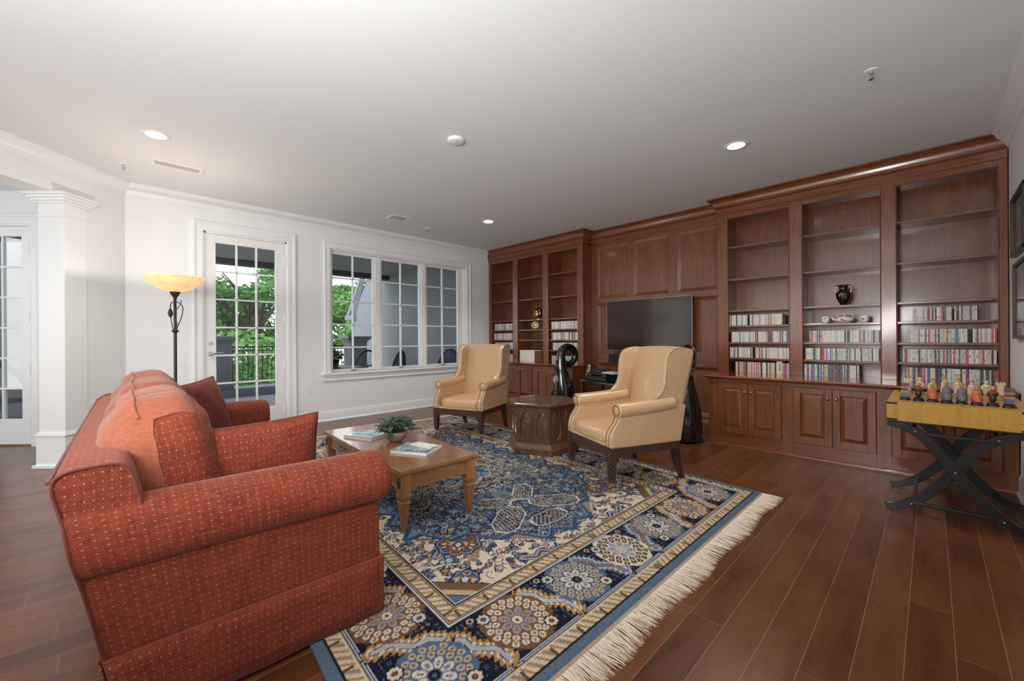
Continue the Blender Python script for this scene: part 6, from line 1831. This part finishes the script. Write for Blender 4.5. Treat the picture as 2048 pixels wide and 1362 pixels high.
# inlaid chess board
BX0, BY1, SQ = 3.935, .162, .0665
m = MB(); 
for i in range(8):
    for j in range(8):
        m.mi = (i + j) % 2; m.box(BX0 + i * SQ, BY1 - (j + 1) * SQ, GZ1 - .001, BX0 + (i + 1) * SQ, BY1 - j * SQ, GZ1 + .0012)
m.build('chess_board', [plain('pale_square', (.48, .32, .14), .3, coat=.3), plain('brown_square', (.13, .06, .022), .3, coat=.3)], t, org=gc)
MB().box(4.53, -.40, GZ1 - .001, 4.63, .19, GZ1 + .001).build('inlay_strip', M['table_wood'], t, org=gc)
def xleg(x0, flip):
    """one curved leg of a crossed pair, in the y-z plane"""
    s_ = -1 if flip else 1; cy = (GY0 + GY1) / 2
    ctr = smoothpath([(s_ * .318, .600, 0), (s_ * .235, .585, 0), (s_ * .150, .535, 0), (s_ * .070, .435, 0), (s_ * .0, .325, 0), (s_ * -.085, .200, 0), (s_ * -.170, .105, 0), (s_ * -.255, .040, 0), (s_ * -.335, .020, 0)], 5)
    up_, dn = [], []
    for i, p in enumerate(ctr):
        a = ctr[max(0, i - 1)]; b = ctr[min(len(ctr) - 1, i + 1)]; d_ = Vector((b.x - a.x, b.y - a.y)).normalized(); n_ = Vector((-d_.y, d_.x)); w = .020 + .012 * math.sin(PI * i / (len(ctr) - 1)); 
        if i < 3: w = .016 + .002 * i
        up_.append((cy + p.x + n_.x * w, max(.004, p.y + n_.y * w))); dn.append((cy + p.x - n_.x * w, max(.004, p.y - n_.y * w)))
    m = MB(); rA = []; 
    n = len(ctr)
    for i in range(n):
        (ya_, za_), (yb2, zb2) = up_[i], dn[i]
        rA.append([(x0, ya_, za_), (x0 + .024, ya_, za_), (x0 + .024, yb2, zb2), (x0, yb2, zb2)])
    m.loft(rA if not flip else [r[::-1] for r in rA]); m.build('crossed_leg', BL_, t, org=gc, bevel=.003, smooth=40)
for x0 in (3.835, 4.43):
    xleg(x0, False); xleg(x0 + .026, True)
cy = (GY0 + GY1) / 2
for (yy_, zz) in ((cy + .19, .545), (cy - .19, .545), (cy + .19, .070), (cy - .19, .070)):
    MB().box(3.86, yy_ - .010, zz - .016, 4.455, yy_ + .010, zz + .016).build('stretcher', BL_, t, org=gc, bevel=.003)
for z in (.535, .065): MB().box(3.842, cy - .20, z, 3.870, cy + .20, z + .022).build('cross_bar', BL_, t, org=gc, bevel=.003)
MB().box(3.83, GY0 + .005, GZ0 - .012, 4.47, GY1 - .005, GZ0).build('top_frame', BL_, t, org=gc, bevel=.003)
m = MB()
for x0 in (3.834,):
    for (yy_, zz) in ((cy + .18, .56), (cy - .18, .56), (cy, .325), (cy + .2, .072), (cy - .2, .072)): m.sph((x0 + .002, yy_, zz), .006, 8, 5)
m.build('screw_heads', M['nickel'], t, org=gc, smooth=60)

# chess pieces ------------------------------------------------------
PR, PG, DB, OR_, GR, RD_, SL = M['pale_resin'], M['gold_resin'], M['dark_base'], M['orange_resin'], M['grey_resin'], M['red_resin'], M['slate_resin']
def piece(x, y, kind, side, rz, lb):
    t = thing('chess_' + kind, (x, y, GZ1 + .0012), rz, lb, 'chess piece', 'pale chess pieces' if side else 'dark chess pieces'); t.scale = (1.08, 1.08, 1.22)
    bm_ = PG if side else DB
    MB().lathe([(0, 0), (.0255, 0), (.027, .004), (.025, .009), (.021, .011), (.0225, .015), (.020, .019), (0, .019)], seg=20).build('base', bm_, t, smooth=50)
    b0_ = .019
    if kind == 'rook':
        m = MB(); mt = PR if side else SL
        m.loft([[(w * a, w * b, z) for a, b in ((-1, -1), (1, -1), (1, 1), (-1, 1))] for z, w in ((b0_, .019), (.045, .015), (.075, .0145), (.082, .020), (.090, .020))])
        for a in (-1, 0, 1):
            for b in (-1, 0, 1):
                if (a, b) != (0, 0): m.box(a * .0155 - .0042, b * .0155 - .0042, .090, a * .0155 + .0042, b * .0155 + .0042, .097)
        m.build('tower', mt, t)
        if not side: MB().loft([[(w * a, w * b, z) for a, b in ((-1, -1), (1, -1), (1, 1), (-1, 1))] for z, w in ((.068, .0205), (.074, .0205), (.096, .010))]).build('tiled_roof', OR_, t); MB().box(-.019, -.020, .046, .019, .020, .054).build('stone_band', PG, t)
        else:
            m = MB(); m.rbox((.021, .008, .038), (.016, .016, .036), 2.5, 5); m.sph((.023, .008, .062), .007, 8, 6); m.rbox((.021, -.014, .034), (.014, .013, .026), 2.5, 5); m.build('guard_figures', PR, t, smooth=70)
    elif kind == 'knight':
        m = MB(); m.rbox((0, 0, .042), (.036, .030, .046), 2.3, 7); m.build('crouching_body', PR if side else DB, t, smooth=70)
        m = MB(); m.rbox((.004, 0, .070), (.026, .036, .026), 2.4, 6); m.tube([(.0, .016, .07), (.018, .018, .058), (.022, .008, .05)], .0055, 7); m.tube([(.0, -.016, .07), (.018, -.018, .058), (.022, -.008, .05)], .0055, 7); m.build('shoulders', PR if side else RD_, t, smooth=70)
        m = MB(); m.sph((.006, 0, .090), .0095, 10, 8); m.lathe([(.012, .094), (.011, .100), (.004, .106), (0, .106)], (.004, 0, 0), 12); m.build('head', PR if side else PG, t, smooth=60)
    else:
        hgt_ = {'bishop': .080, 'queen': .088, 'king': .092}[kind]; mt = PR if side else (OR_ if kind == 'bishop' else GR)
        n = 36; rings = []
        for z, r in ((b0_, .0235), (b0_ + .02, .0225), (.055, .0205), (hgt_ - .018, .019), (hgt_ - .008, .016), (hgt_ - .003, .009)):
            rings.append([(r * (1 + .07 * math.sin(9 * b + z * 60)) * math.cos(b) * .85, r * (1 + .07 * math.sin(9 * b + z * 60)) * math.sin(b), z) for b in [2 * PI * j / n for j in range(n)]])
        m = MB(); m.loft(rings); m.build('robe', mt, t, smooth=70)
        m = MB(); m.rbox((.006, 0, hgt_ - .012), (.022, .034, .016), 2.4, 5); m.build('shoulders', PR if side else (RD_ if kind != 'bishop' else PG), t, smooth=70)
        m = MB(); m.sph((.008, 0, hgt_ + .006), .0095, 10, 8); m.build('head', PR if side else PG, t, smooth=60)
        m = MB(); m.lathe([(.010, hgt_ + .009), (.0125, hgt_ + .019), (.009, hgt_ + .019), (.006, hgt_ + .026 if kind != 'bishop' else hgt_ + .022), (0, hgt_ + .028 if kind != 'bishop' else hgt_ + .023)], (.006, 0, 0), 12); m.build('crown', PG, t, smooth=40)
        m = MB(); m.tube([(.012, .016, hgt_ - .014), (.024, .010, .055), (.022, .0, .048)], .005, 7); m.tube([(.012, -.016, hgt_ - .014), (.024, -.010, .055), (.022, .0, .048)], .005, 7); m.build('arms', PR if side else mt, t, smooth=60)
order = ['rook', 'knight', 'bishop', 'king', 'queen', 'bishop', 'knight', 'rook']
desc = {'rook': 'tower', 'knight': 'crouching knight', 'bishop': 'robed bishop', 'king': 'king', 'queen': 'queen'}
dcol = {'rook': 'slate blue tower with orange roof', 'knight': 'black and red crouching figure', 'bishop': 'orange robed figure', 'king': 'grey robed figure', 'queen': 'grey robed figure'}
for j, k in enumerate(order):
    y = BY1 - (j + .5) * SQ; sd = 'left' if j < 4 else 'right'
    piece(BX0 + .5 * SQ, y, k, 0, 0, '%s chess piece, near row, %s half of yellow table' % (dcol[k], sd))
    piece(BX0 + 7.5 * SQ, y, k, 1, PI, 'pale %s chess piece, far row, %s half of yellow table' % (desc[k], sd))

t = thing('wooden_box', (4.60, -.385, GZ1 + .001), 0, 'small brown wooden box behind the chess pieces at the right edge', 'box')
MB().box(-.045, -.035, 0, .045, .035, .040).build('body', M['oak'], t, bevel=.002); MB().box(-.048, -.038, .040, .048, .038, .048).build('lid', M['oak'], t, bevel=.002)
